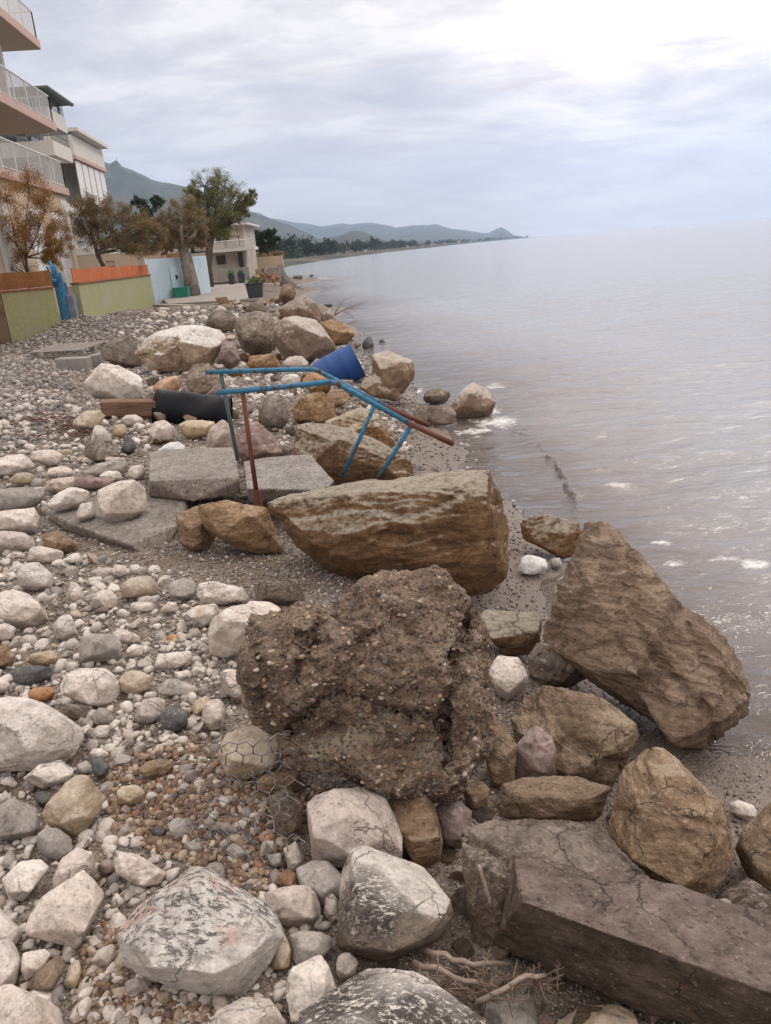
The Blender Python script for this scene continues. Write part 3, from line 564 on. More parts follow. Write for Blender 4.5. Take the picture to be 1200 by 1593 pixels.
rock(L, 'lime', 'pale rock at the left edge beside the notched angular rock', '-30,1415 0,1412 35,1448 33,1470 -30,1482', T=.8)
rock(L, 'lime', 'chunky white rock at the left edge below the notched one', '-30,1500 0,1462 25,1460 34,1495 25,1535 -30,1545', T=.8)
rock(L, 'lime', 'flat pale rock under the notched angular one', '32,1482 75,1474 86,1482 65,1500 40,1528 32,1512', T=.7)
rock('brown_oval_cobble', 'tan', 'smooth brown oval cobble at the lower left', '38,1540 55,1512 90,1484 108,1492 100,1515 75,1545 50,1548', T=.8, smooth=9, amp=.006, rug=.3)
rock('buff_cobble', 'yell', 'buff cobble right of the smooth brown oval one', '97,1535 108,1500 124,1490 128,1510 118,1542', T=.8, smooth=6)
rock(L, 'lime', 'large pale rock filling the bottom left corner', '-30,1535 15,1530 60,1550 95,1570 105,1610 95,1660 -30,1660', T=.8, base=(30, 1630), amp=.016, chips=5)
rock(L, 'lime', 'white knob of rock on top of the bottom left corner rock', '40,1550 55,1536 80,1540 84,1560 62,1572', T=.9)
rock(L, 'lime', 'pale upright sliver right of the bottom left corner rock', '105,1588 120,1562 140,1549 146,1558 135,1585 115,1595', T=.8)
rock(L, 'pink', 'small pinkish rock left of the speckled limestone boulder', '141,1495 155,1475 178,1466 182,1490 165,1503 146,1508', T=.8)
rock('dark_pebble', 'dark', 'dark purple pebble lying on the white rocks by the crusty rock', '53,1232 68,1228 82,1242 78,1255 62,1257 54,1246', T=.8, smooth=7)
rock('dark_stone', 'dark', 'dark green-grey stone left of the pebbly patch', '140,1180 158,1175 173,1190 165,1212 153,1214 143,1200', T=.8, smooth=3)
rock('grey_block', 'grey', 'grey block behind the dark green-grey stone', '115,1190 135,1182 146,1195 148,1205 122,1203', T=.8)
rock(L, 'lime', 'knobbly white rock above the speckled limestone boulder', '175,1340 180,1318 200,1322 235,1345 266,1360 262,1372 240,1382 210,1370 182,1362', T=.6, amp=.03)
rock('purple_cobble', 'purp', 'shiny purple-grey oval cobble below the pebbly patch', '149,1352 158,1336 175,1333 184,1345 178,1358 160,1364', T=.8, smooth=8, amp=.006, rug=.3)
rock('clay_lump', 'yell', 'yellowish lump in the middle of the pebbly patch', '176,1236 190,1222 215,1220 228,1234 220,1250 195,1256 180,1248', T=.7)
rock('clay_lump', 'tan', 'tan lump near the upper edge of the pebbly patch', '210,1200 225,1184 255,1178 276,1182 270,1200 248,1210 222,1212', T=.7)
rock('dark_stone', 'dark', 'dark stone on the pebbly patch beside the wire mesh', '231,1290 245,1282 260,1292 258,1302 240,1304', T=.7, smooth=4)
rock('grey_cobble', 'grey', 'dark grey cobble touching the top of the speckled limestone boulder', '318,1345 335,1335 348,1345 352,1368 346,1385 332,1372', T=.8, smooth=5)
# ---- middle left
rock(L, 'lime', 'cream rock standing alone on the gravel at the left, below the tilted slab', '18,905 25,890 35,874 60,873 86,892 82,915 55,920 28,914', T=.8, amp=.016)
rock(L, 'lime', 'flat grey-white rock behind the lone cream rock', '38,872 45,852 60,848 103,858 100,874 70,878', T=.7)
rock(L, 'lime', 'thin white rock behind and right of the lone cream rock', '94,874 112,860 120,858 136,874 125,878', T=.7)
rock(L, 'lime', 'long pale triangular rock at the left edge under the lone cream rock', '-30,925 20,916 45,925 65,945 82,963 72,977 35,978 8,955 -30,945', T=.7, amp=.02)
rock(L, 'lime', 'whitish block right of the long pale triangular rock', '82,968 90,957 112,953 124,985 110,998 84,995', T=.8)
rock(L, 'lime', 'small white rock at the left edge above the black stone', '-15,975 10,968 28,978 24,994 -15,998', T=.8)
rock('grey_block', 'grey', 'pale grey block with squared faces in the middle of the stones', '120,1032 124,992 140,986 178,986 190,1000 190,1030', T=.8, chips=4, amp=.012, rug=.6)
rock(L, 'lime', 'broad cream rock with a tan top below the squared grey block', '92,1066 100,1048 130,1036 172,1034 185,1062 194,1090 165,1101 120,1093 94,1080', T=.7, amp=.016)
rock('black_stone', 'dark', 'black stone with a pale patch at the left', '8,1050 20,1040 50,1034 80,1036 88,1052 65,1066 35,1068 15,1058', T=.7)
rock('tan_flat_stone', 'yell', 'tan flat stone above the black stone', '32,1028 45,1014 80,1010 96,1022 85,1036 50,1037', T=.7)
rock('porous_yellow_rock', 'yell', 'porous yellow rock right of the broad cream rock', '180,1060 195,1045 215,1042 238,1052 236,1072 215,1082 192,1080', T=.8, amp=.035)
rock('rusty_flat_stone', 'rust', 'rust-stained flat stone left of the broad cream rock', '40,1080 50,1069 80,1068 93,1078 80,1092 55,1093', T=.7)
rock('grey_flat_stone', 'mott', 'grey-brown flat stone below the broad cream rock', '94,1105 100,1094 148,1098 142,1112 125,1120 98,1116', T=.8)
rock('green_grey_cobble', 'grey', 'greenish grey cobble below the broad cream rock', '144,1118 152,1100 165,1100 181,1120 174,1130 148,1130', T=.8, smooth=4)
rock(L, 'yell', 'buff white rounded rock right of the gravel, level with the lone cream rock', '187,920 192,902 215,893 240,897 251,912 248,926 215,932 190,930', T=.7, smooth=4)
rock('green_grey_cobble', 'grey', 'large rounded greenish cobble on the fine gravel', '258,920 262,905 285,898 308,902 311,918 300,932 270,934', T=.8, smooth=7)
rock(L, 'lime', 'white rock with a brown end on the fine gravel', '303,930 308,905 330,903 365,912 395,920 390,934 345,942 312,940', T=.7)
rock(L, 'mott', 'greyish block against the shade of the layered boulder', '394,910 400,900 440,896 474,906 476,935 440,942 400,938', T=.8)
rock(L, 'lime', 'large blocky white rock left of the conglomerate boulder', '318,990 330,962 350,945 390,938 420,945 440,952 405,975 402,1010 352,1024 325,1020', T=.8, amp=.018, px=2.2)
rock(L, 'lime', 'white wedge behind the large blocky white rock', '282,950 300,942 335,938 346,950 335,972 312,977', T=.8)
rock(L, 'lime', 'pale rock behind the left shoulder of the conglomerate boulder', '372,945 385,934 420,936 445,948 430,970 395,975', T=.8, push=.05)
rock(L, 'lime', 'grey-white rock alone on the gravel below the brick pebble', '240,1038 242,1018 275,1014 300,1012 302,1025 270,1042 250,1044', T=.8)
rock('round_stone', 'dark', 'round dark grey stone in the middle of the pale stones', '247,1120 252,1103 275,1097 292,1108 294,1128 275,1140 255,1136', T=.8, smooth=7)
rock(L, 'pink', 'pale angular rock above the round dark grey stone', '210,1108 222,1088 245,1083 262,1090 258,1110 230,1128 213,1124', T=.8)
rock(L, 'lime', 'pale block right of the round dark grey stone', '312,1122 318,1090 345,1085 354,1105 350,1132 328,1138', T=.8)
rock(L, 'pink', 'pinkish rock against the left side of the conglomerate boulder', '340,1050 352,1038 382,1042 390,1080 380,1095 350,1080', T=.8)
rock(L, 'yell', 'orange-tinged stone left of the pale block', '296,1105 305,1090 322,1082 330,1092 318,1108 300,1116', T=.8)
rock('grey_flat_stone', 'grey', 'flat grey stone above the pale angular rock', '241,1078 250,1055 270,1052 313,1072 305,1080 262,1084', T=.6)
rock(L, 'lime', 'slim white rock among small stones at upper left', '100,930 108,905 120,902 134,925 134,936 112,938', T=.8)
rock(L, 'lime', 'cube-like white rock above the red-brown pebble', '141,935 145,920 170,916 188,930 186,948 150,945', T=.8)
rock(L, 'lime', 'flat cream rock with an orange edge in the gravel', '195,944 208,936 240,936 248,946 235,953 210,953', T=.6)
rock(L, 'lime', 'white triangular rock on the gravel under the greenish cobble', '247,950 262,935 275,935 281,952 255,956', T=.7)
rock(L, 'lime', 'white rock behind the squared grey block', '172,985 185,976 215,985 222,1000 205,1005 185,1000', T=.7)
rock(L, 'lime', 'small white rock right of the squared grey block', '193,1015 205,1000 225,1005 222,1020 200,1025', T=.8)
rock(L, 'lime', 'pale bluish rock half sunk in the gravel behind the white cube-like rock', '172,885 178,878 200,880 205,892 185,900 172,896', T=.6)
rock('red_brown_pebble', 'purp', 'dark red-brown pebble beside the cube-like white rock', '143,951 158,942 172,946 174,953 158,955', T=.7, smooth=5)
rock('brick_pebble', 'rust', 'worn brick-red pebble on the fine gravel', '253,995 262,987 278,987 281,994 270,1000', T=.7, smooth=5)
rock(L, 'lime', 'white rounded stone left of the pebbly patch', '139,1143 150,1128 168,1127 175,1138 165,1150 145,1152', T=.8)
rock(L, 'lime', 'white flat stone above the dark green-grey stone', '138,1172 142,1163 160,1164 173,1174 160,1182 142,1181', T=.7)
rock('tan_rock', 'tan', 'tan rock at the left edge beside the black stone', '-20,1010 5,1000 25,1020 20,1036 -20,1040', T=.8)
rock(L, 'lime', 'pale rock at the left edge below the black stone', '-20,1055 5,1052 18,1065 10,1078 -20,1082', T=.8)
# ---- slabs and stones around the railing foot
rock('concrete_slab', 'conc', 'broken grey concrete slab left of the rusty railing post', '228,700 362,695 382,740 382,772 300,778 232,772', px=2.3, amp=.007, chips=2, rug=.5, smooth=1, pts3=[[(232, 700, .26), (362, 695, .26), (384, 742, .26), (232, 748, .26), (384, 766, .14), (232, 772, .13), (300, 780, .12), (362, 715, .12), (236, 722, .12)]])
rock('concrete_slab', 'conc', 'broken grey concrete slab behind the rusty railing post', '380,712 480,706 518,748 505,765 380,780', px=2.3, amp=.007, chips=2, rug=.5, smooth=1, pts3=[[(378, 713, .22), (482, 706, .22), (520, 748, .20), (505, 762, .19), (384, 760, .22), (388, 782, .10), (508, 775, .08), (380, 735, .10), (500, 735, .08)]])
rock('tilted_concrete_slab', 'conc', 'tilted broken concrete slab carrying white rocks on its upper end', '62,795 75,785 290,775 295,800 262,850 245,872 150,845 95,820', px=2.3, amp=.008, chips=2, rug=.6, smooth=1, pts3=[[(62, 790, .10), (80, 778, .11), (220, 770, .12), (292, 772, .12), (294, 790, .07), (268, 840, 0.02), (248, 862, -.02), (215, 852, .04), (110, 815, .10), (246, 874, -.09), (215, 866, -.05), (100, 824, .04), (64, 798, .07), (280, 800, -.05)]])
rock('ledge_rock', 'tan', 'brown rock wedged under the concrete slab behind the railing post', '300,782 350,776 415,790 432,840 446,865 372,858 320,822', T=1.0, amp=.02, base=(400, 862), layer=(.1, .4, 1))
rock('wedge_rock', 'tan', 'dark brown rock between the tilted slab and the ledge rock under the concrete slabs', '272,800 300,784 335,785 345,822 332,858 300,862 280,845', T=.9, push=.12)
rock('shadow_rock', 'tan', 'orange-brown rock in the hollow under the tilted slab', '60,832 95,825 125,848 122,862 65,855', T=.9)
W_ = 'white_rock'
rock(W_, 'lime', 'biggest white rock resting on the tilted slab against the concrete slab', '147,765 175,752 200,743 230,755 233,790 200,812 172,817 150,800', T=.8, base=(185, 815), z=.07, amp=.016, px=2.2)
rock(W_, 'lime', 'long white rock on the upper end of the tilted slab', '70,787 85,768 110,754 145,766 142,778 90,799', T=.8, base=(95, 798), z=.10)
rock(W_, 'lime', 'small white rock between two larger ones on the tilted slab', '117,800 125,782 145,780 152,805 135,813 122,810', T=.8, base=(135, 812), z=.09)
rock('grey_smooth_log_stone', 'grey', 'long smooth grey stone at the left edge', '-30,762 30,757 86,756 80,775 50,790 -30,800', T=.8, smooth=8, amp=.008, rug=.3)
rock(W_, 'lime', 'pale rock at the left edge under the long smooth grey stone', '-30,800 20,792 60,788 76,803 72,828 25,834 -30,824', T=.8)
rock(W_, 'pink', 'greyish pink flat rock at the left edge below the pale one', '-30,828 20,825 60,832 58,856 -30,862', T=.8)
rock(W_, 'lime', 'rounded pale rock at the left behind the long smooth grey stone', '-30,722 15,706 45,706 60,722 40,738 10,742 -30,738', T=.8)
rock(W_, 'lime', 'greyish pale block behind the brown oval cobble', '42,716 50,700 85,699 100,708 98,722 75,727', T=.8)
rock('brown_oval_cobble', 'yell', 'brown oval cobble between pale rocks at the left', '10,748 25,735 50,733 62,742 50,752 20,756', T=.7, smooth=7)
rock('round_grey_cobble', 'grey', 'round grey cobble right of the brown oval cobble', '45,752 52,742 66,743 70,754 60,760 48,759', T=.8, smooth=7)
rock(W_, 'pink', 'pink flat rock behind the long white rock on the slab', '62,765 80,745 115,740 125,750 100,758 90,768', T=.7)
rock(W_, 'pink', 'pale pink rock right of the greyish pale block', '70,745 75,728 100,724 116,730 112,742 85,748', T=.7)
rock('red_brown_plank_stone', 'purp', 'long red-brown stone behind the biggest white rock on the slab', '104,745 125,742 185,744 182,756 140,764 106,756', T=.8, chips=2)
rock('grey_flat_stone', 'grey', 'long grey flat stone behind the long red-brown one', '125,738 145,722 180,714 205,722 200,735 160,745', T=.7)
rock(W_, 'lime', 'bright white stone just above the biggest white rock', '148,742 165,731 188,733 196,745 170,750', T=.7)
rock(W_, 'lime', 'white stone behind the long grey flat stone', '157,715 165,709 195,712 205,722 180,722', T=.7)
rock('mottled_block', 'mott', 'grey-brown block behind the heap of pale rocks', '130,712 132,690 160,684 187,695 186,712 155,719', T=.8)
rock(W_, 'lime', 'small pale rock touching the left end of the concrete slab', '197,738 203,724 222,722 229,735 225,746 205,746', T=.8)
rock(W_, 'lime', 'angular white rock in front of the black barrel, left one', '228,672 240,655 260,651 275,668 270,685 242,688', T=.8)
rock(W_, 'yell', 'squared cream rock in front of the black barrel', '276,655 300,652 342,656 340,678 300,684 280,678', T=.8)
rock(W_, 'wht', 'flat bright white stone at the back edge of the concrete slab', '240,700 258,688 278,686 296,698 290,706 245,706', T=.7)
rock('yellow_cobble', 'yell', 'small yellow-brown cobble left of the black barrel', '173,675 178,660 195,658 201,672 190,682 176,681', T=.8, smooth=6)
rock('grey_cobble', 'dark', 'dark grey cobble with a pale top below the yellow-brown cobble', '186,700 192,682 205,679 214,695 208,706 190,706', T=.8)
rock(W_, 'lime', 'pale upright rock left of the yellow-brown cobble', '140,690 145,662 158,658 176,682 172,692', T=.8)
rock(W_, 'lime', 'pale flat rock under the driftwood log', '184,655 195,645 215,644 226,652 222,662 195,663', T=.7)
rock('buff_rock', 'yell', 'buff crumbly rock beside the heap of twigs', '110,660 125,640 155,636 168,650 150,668 120,672', T=.8, amp=.03)
# ---- middle distance boulders
WTB = rock('white_topped_boulder', 'big', 'largest boulder at the left, white top and orange-brown broken sides', '205,550 240,515 270,508 300,505 345,512 354,525 346,550 325,578 280,580 235,577', T=.9, px=2.2, amp=.022, chips=3)
rock(W_, 'lime', 'big pale rock with a sloping top left of the black barrel', '124,592 150,563 185,567 215,583 236,602 230,622 180,622 140,616', T=.8, px=2.4, amp=.016)
rock('pink_faced_rock', 'rust', 'rock with a pink-orange face behind the black barrel', '235,600 250,588 280,583 284,600 276,616 240,618', T=.8)
rock('small_conglomerate_rock', 'congf', 'pebbly brown rock above the left end of the railing', '284,590 300,566 325,564 345,580 350,606 325,618 290,616', T=.9, px=2.4, amp=.03)
rock('rounded_conglomerate_boulder', 'congf', 'rounded grey-brown pebbly boulder behind the railing', '363,510 370,490 395,481 425,489 436,525 428,545 400,556 376,545', T=.9, px=2.4, amp=.02, smooth=4)
rock('pale_topped_boulder', 'brtop', 'boulder with a pale speckled top right of the rounded pebbly boulder', '420,512 440,495 462,489 492,497 512,520 530,542 505,562 450,566 430,548', T=.9, px=2.4, amp=.02)
rock('brown_boulder', 'brtop', 'brown boulder behind the pale speckled one, nearest the promenade end', '432,482 450,467 475,461 492,470 504,488 500,506 465,506 438,498', T=.9, px=2.4)
rock('brown_boulder', 'tan', 'brown boulder low by the water behind the blue barrel', '495,500 515,496 540,502 553,516 548,536 520,536 500,525', T=.9, px=2.4)
rock('shore_boulder', 'brtop', 'tan two-humped boulder at the waterline right of the blue barrel', '580,550 602,544 646,562 652,590 632,612 620,628 560,608 555,590', T=.9, px=2.4, amp=.018, hulls=[[(578, 552), (602, 544), (646, 562), (652, 590), (632, 612), (600, 612), (580, 590)], [(555, 595, .3), (585, 578, .3), (618, 590, .3), (624, 626, .3), (590, 618, .3), (560, 608, .3)]])
rock('sea_rock', 'dark', 'small dark rock in the sea behind the blue barrel, larger one', '562,536 568,525 577,522 583,535 580,545 565,545', T=.9)
rock('sea_rock', 'dark', 'small dark rock in the sea behind the blue barrel, smaller one', '588,532 594,526 600,530 601,538 592,540', T=.9)
rock('sea_rock', 'dark', 'flat dark rock awash beyond the pointed shore rock', '782,596 790,590 803,594 806,603 790,606', T=.7)
rock('pebbly_mound_rock', 'congf', 'pebble-covered low rock at the waterline', '655,620 665,606 685,603 704,610 706,620 685,630 662,628', T=.8)
rock('pointed_shore_rock', 'brtop', 'pointed grey-brown rock standing in the surf', '692,640 712,615 725,600 740,591 758,605 773,625 770,645 730,655 700,652', T=.8, px=2.4)
rock('surf_rock', 'mott', 'low whitish rock in front of the pebble-covered one', '655,645 670,630 700,628 716,645 705,662 668,664', T=.7)
rock('surf_rock', 'mott', 'low dark rock at the right end of the rusty handrail', '640,640 655,628 672,640 668,660 648,658', T=.7)
rock('big_striped_boulder', 'sch', 'wide brown striped boulder under the sloping handrail', '440,705 455,662 475,656 540,665 600,690 645,722 662,745 640,765 560,765 500,740 455,725', T=.95, px=2.4, amp=.02, layer=(.4, .3, 1))
rock('striped_boulder', 'sch', 'brown striped boulder behind the wide one, reaching towards the surf', '500,655 530,640 560,630 592,650 622,690 610,705 560,700 505,680', T=.9, px=2.4, amp=.02, layer=(.4, .3, 1))
rock('purple_rock', 'purp', 'reddish purple rock between the two left railing posts', '360,700 372,665 400,652 425,675 444,705 438,722 375,722', T=.9, px=2.2)
rock('tall_grey_rock', 'mott', 'tall grey rock right of the red-brown post', '400,648 410,620 430,608 448,625 450,655 438,668 410,664', T=.9)
rock('tan_rock', 'tan', 'tan rock with a ridge under the bend of the handrail', '448,640 470,612 500,605 527,635 525,656 480,662 452,656', T=.9)
rock('red_rock', 'rust', 'rounded reddish rock beneath the upper handrail bend', '466,592 478,580 500,578 516,588 510,604 480,606', T=.9)
rock('tan_rock', 'tan', 'tan rock right of the rounded reddish one', '500,622 515,606 535,604 548,620 535,636 508,634', T=.9)
rock(W_, 'lime', 'white rock above the upper rail in the middle', '434,568 448,554 470,553 482,565 475,577 442,577', T=.8)
rock(W_, 'lime', 'grey-white rock between the two rails', '434,598 440,582 465,580 470,592 462,602 440,603', T=.8)
rock(W_, 'grey', 'grey rock beside the white rock above the upper rail', '480,570 490,556 505,560 510,578 492,582', T=.8)
rock('brown_hollow_rock', 'tan', 'brown rock in the hollow under the pebbly and pale-topped boulders', '380,572 390,552 425,550 440,562 438,578 395,582', T=.9)
rock('pale_block', 'pink', 'pink-grey block left of the rusty post under the rails', '318,690 330,655 350,648 372,668 368,705 330,712', T=.9)
rock('flat_grey_slab', 'mott', 'flat grey slab left of the largest white-topped boulder', '150,535 165,526 200,522 226,555 222,572 190,572 160,560', T=.6)
rock('dark_gap_rock', 'purp', 'brown rock in the gap right of the largest white-topped boulder', '335,565 345,530 365,528 375,560 362,580', T=.9)
rock('rubble_rock', 'mott', 'grey rubble rock behind the largest white-topped boulder', '315,505 330,484 355,482 370,495 364,515 330,516', T=.9)
rock('rubble_rock', 'mott', 'grey rubble rock behind the rounded pebbly boulder', '380,482 390,470 410,470 420,484 400,490', T=.9)
rock('edge_rock', 'tan', 'brown rock under the end of the promenade', '432,462 440,442 455,440 461,455 456,470 440,474', T=.9)
rock('edge_rock', 'brtop', 'brown rock below the end of the promenade, near the bare branch', '500,500 505,482 515,480 524,495 518,505', T=.9)
rock('far_shore_rock', 'dark', 'flat dark rock in the water beyond the bare branch', '502,476 506,472 516,472 522,476 512,479', T=.6)
rock('far_shore_rock', 'mott', 'far rock by the curved sea wall, left one', '452,434 458,427 468,426 474,431 468,436', T=.6)
rock('far_shore_rock', 'mott', 'far rock by the curved sea wall, outermost one', '478,430 484,425 490,426 491,430 484,432', T=.6)

groove(B1, [(742, 950), (715, 1010), (702, 1080), (690, 1130), (700, 1200)], 9, .075); groove(B1, [(448, 1140), (520, 1078), (600, 1105), (690, 1125)], 8, .05); groove(B1, [(500, 965), (470, 1010), (462, 1060)], 9, .04); groove(B1, [(395, 1000), (410, 1050), (400, 1090)], 10, .035); groove(B1, [(560, 1000), (610, 960), (640, 985)], 7, .02); groove(B1, [(445, 1010), (470, 990), (500, 1000)], 12, .03)
groove(LAY, [(420, 812), (540, 790), (640, 800), (720, 770), (800, 790)], 6, 0.0158); groove(LAY, [(500, 860), (600, 830), (700, 850), (790, 840)], 7, 0.0113); groove(LAY, [(640, 760), (650, 800), (690, 870)], 6, 0.0090)
groove(FIN, [(985, 850), (975, 930), (1010, 1010), (1100, 1110)], 8, 0.0225); groove(FIN, [(900, 1015), (960, 1000), (1030, 1090)], 7, 0.0135); groove(FIN, [(1060, 950), (1090, 1030), (1160, 1080)], 7, 0.0158); groove(FIN, [(930, 830), (940, 900), (920, 980)], 6, 0.0090); groove(FIN, [(1105, 1165), (1110, 1130), (1090, 1090)], 7, 0.0225)
groove(VEI, [(845, 1180), (880, 1150), (950, 1190), (985, 1195)], 11, 0.0315); groove(VEI, [(800, 1110), (870, 1110), (950, 1130)], 6, 0.0090); groove(BSB, [(950, 1260), (1040, 1270), (1140, 1290)], 6, 0.0090); groove(BSB, [(1000, 1190), (1030, 1250), (1100, 1340)], 6, 0.0090)
groove(WTB, [(273, 528), (276, 550), (285, 578)], 5, .10); groove(WTB, [(215, 558), (250, 545), (268, 560)], 6, .05); groove(LLB, [(235, 1425), (290, 1400), (350, 1440), (330, 1490)], 5, 0.0045); groove(LLB, [(255, 1385), (262, 1440), (230, 1500)], 4, 0.0045); groove(DTB, [(535, 1395), (600, 1400), (700, 1425)], 5, 0.0063); groove(MOT, [(720, 1300), (790, 1330), (780, 1440)], 7, .03)
# ------------------------------------------------------------------ smaller stones, cobbles and gravel
def inpoly(x, y, P):
    c = False; j = len(P)-1
    for i in range(len(P)):
        if (P[i][1] > y) != (P[j][1] > y) and x < (P[j][0]-P[i][0])*(y-P[i][1])/(P[j][1]-P[i][1])+P[i][0]: c = not c
        j = i
    return c
OB = [(min(p[0] for p in o), max(p[0] for p in o), min(p[1] for p in o), max(p[1] for p in o), o) for o in OUTL]
def covered(x, y, pad=3):
    for a, b, c, d, o in OB:
        if a-pad < x < b+pad and c-pad < y < d+pad and (inpoly(x, y, o) or inpoly(x, y+pad, o) or inpoly(x, y-pad, o) or inpoly(x+pad, y, o) or inpoly(x-pad, y, o)): return True
    return False
VAR = []
for k in range(14):
    rs = random.Random(900+k); pts = []; 
    ex = (1, rs.uniform(.62, .95), rs.uniform(.45, .8))
    for i in range(11):
        v = Vector([rs.gauss(0, 1) for _ in range(3)]).normalized(); pts.append(np.array([v[j]*ex[j]*rs.uniform(.85, 1.05) for j in range(3)]))
    me = shape_mesh([pts], .055, 8 if k % 7 == 0 else 1, 10 if k % 7 else 0, 900+k); displace(me, 2, .012 if k % 7 == 0 else .024, 900+k, facet=0 if k % 7 == 0 else 1.0)
    me.polygons.foreach_set('use_smooth', [True]*len(me.polygons)); VAR.append(me)
_mv = {}
def variant(k, mat):
    if (k, mat) not in _mv:
        me = VAR[k].copy(); me.materials.clear(); me.materials.append(MAT[mat]); me.name = 'stone'; _mv[(k, mat)] = me
    return _mv[(k, mat)]
LEFT = [(-260, 600), (110, 600), (235, 620), (240, 700), (60, 790), (60, 850), (250, 880), (430, 862), (480, 890), (400, 950), (375, 1000), (380, 1090), (330, 1140), (450, 1230), (470, 1330), (560, 1600), (500, 1700), (-260, 1700)]
placed = []
def scatter(n, poly, rlo, rhi, mats, name, label, cat, group, sink=.25, seed=1, avoid=True, tries=60):
    rs = random.Random(seed); x0, x1 = min(p[0] for p in poly), max(p[0] for p in poly); y0, y1 = min(p[1] for p in poly), max(p[1] for p in poly); c = 0
    for _ in range(n*tries):
        if c >= n: break
        x, y = rs.uniform(x0, x1), rs.uniform(y0, y1)
        if not inpoly(x, y, poly): continue
        r = rlo*(rhi/rlo)**(rs.random()**1.6)
        if avoid and covered(x, y, r*.55): continue
        if any((x-a)**2+(y-b)**2 < ((r+q)*.78)**2 for a, b, q in placed): continue
        P = G(x, y); d = np.linalg.norm(P-CAM); R = r*d/FOC
        o = bpy.data.objects.new(name, variant(rs.randrange(14), rs.choice(mats))); COL.objects.link(o)
        o.location = (P[0], P[1], P[2]+R*(.55-sink)); o.rotation_euler = (rs.gauss(0, .35), rs.gauss(0, .35), rs.uniform(0, 6.3)); o.scale = (R, R, R)
        tag(o, label, cat, group); placed.append((x, y, r)); c += 1
    return c
pale = ['lime', 'lime', 'lime', 'pink', 'lime', 'grey', 'lime', 'lime', 'yell', 'lime']
scatter(125, [(-260, 860), (90, 860), (330, 900), (400, 950), (370, 1100), (330, 1150), (-260, 1190)], 9, 24, pale, 'small_stone', 'small stone among the bigger white rocks left of the conglomerate boulder', 'stone', 'small stones left of the conglomerate boulder', seed=3)
scatter(105, [(-260, 1190), (330, 1150), (480, 1340), (540, 1640), (-260, 1700)], 9, 27, pale+['mott'], 'small_stone', 'small stone lying around the speckled limestone boulder and pebbly patch', 'stone', 'small stones of the lower left foreground', seed=4)
scatter(74, [(-200, 640), (110, 615), (240, 640), (235, 700), (110, 760), (60, 850), (-200, 870)], 6, 16, pale+['purp'], 'small_stone', 'small stone in the heap of rubble left of the concrete slabs', 'stone', 'small stones left of the concrete slabs', seed=5)
scatter(64, [(235, 560), (440, 540), (560, 600), (640, 700), (560, 740), (380, 700), (350, 660), (240, 700)], 11, 30, ['tan', 'mott', 'brtop', 'purp', 'sch', 'congf'], 'filler_rock', 'brownish rubble stone filling the gaps around the blue handrail', 'rock', 'rubble around the blue handrail', seed=6, sink=.10, avoid=False)
scatter(44, [(330, 470), (440, 462), (520, 500), (560, 545), (440, 580), (350, 560)], 10, 24, ['tan', 'mott', 'brtop', 'purp'], 'filler_rock', 'grey-brown rubble stone between the boulders below the promenade end', 'rock', 'rubble below the promenade end', seed=7, sink=.15, avoid=False)
scatter(84, [(560, 1250), (760, 1090), (950, 1230), (1180, 1400), (1300, 1600), (900, 1700), (560, 1620)], 18, 52, ['tan', 'mott', 'purp', 'slab', 'brtop'], 'filler_rock', 'shaded brown rock in the gaps beneath the large foreground boulders', 'rock', 'rocks beneath the foreground boulders', seed=8, sink=.38, avoid=False)
# coarse loose shingle: one mass of hundreds of stones nobody could count
V1, F1 = ico(1); V2, F2 = ico(2)
PATCH = [(165, 1190), (300, 1150), (440, 1230), (470, 1340), (400, 1400), (300, 1345), (170, 1300)]
def shingle(name, polys_n, mats_fn, seed, big=False):
    rs = np.random.default_rng(seed); V0, F0 = (V2, F2) if big else (V1, F1); VS, FS = [], []; off = 0
    for poly, n, rlo, rhi, power in polys_n:
        x0, x1 = min(p[0] for p in poly), max(p[0] for p in poly); y0, y1 = min(p[1] for p in poly), max(p[1] for p in poly); k = 0
        while k < n:
            x, y = rs.uniform(x0, x1), rs.uniform(y0, y1)
            if not inpoly(x, y, poly) or covered(x, y, 0) or (big and rs.random() < .75 and inpoly(x, y, PATCH)): k += .15; continue
            P = G(x, y); R = rlo*(rhi/rlo)**(rs.random()**power)*np.linalg.norm(P-CAM)/FOC
            VS.append((P, R)); k += 1
    n = len(VS); P = np.array([a for a, _ in VS]); R = np.array([b for _, b in VS])
    return pebbles(name, P, R, V0, F0, rs, mats_fn, .06 if big else .25, clip=7 if big else 0)
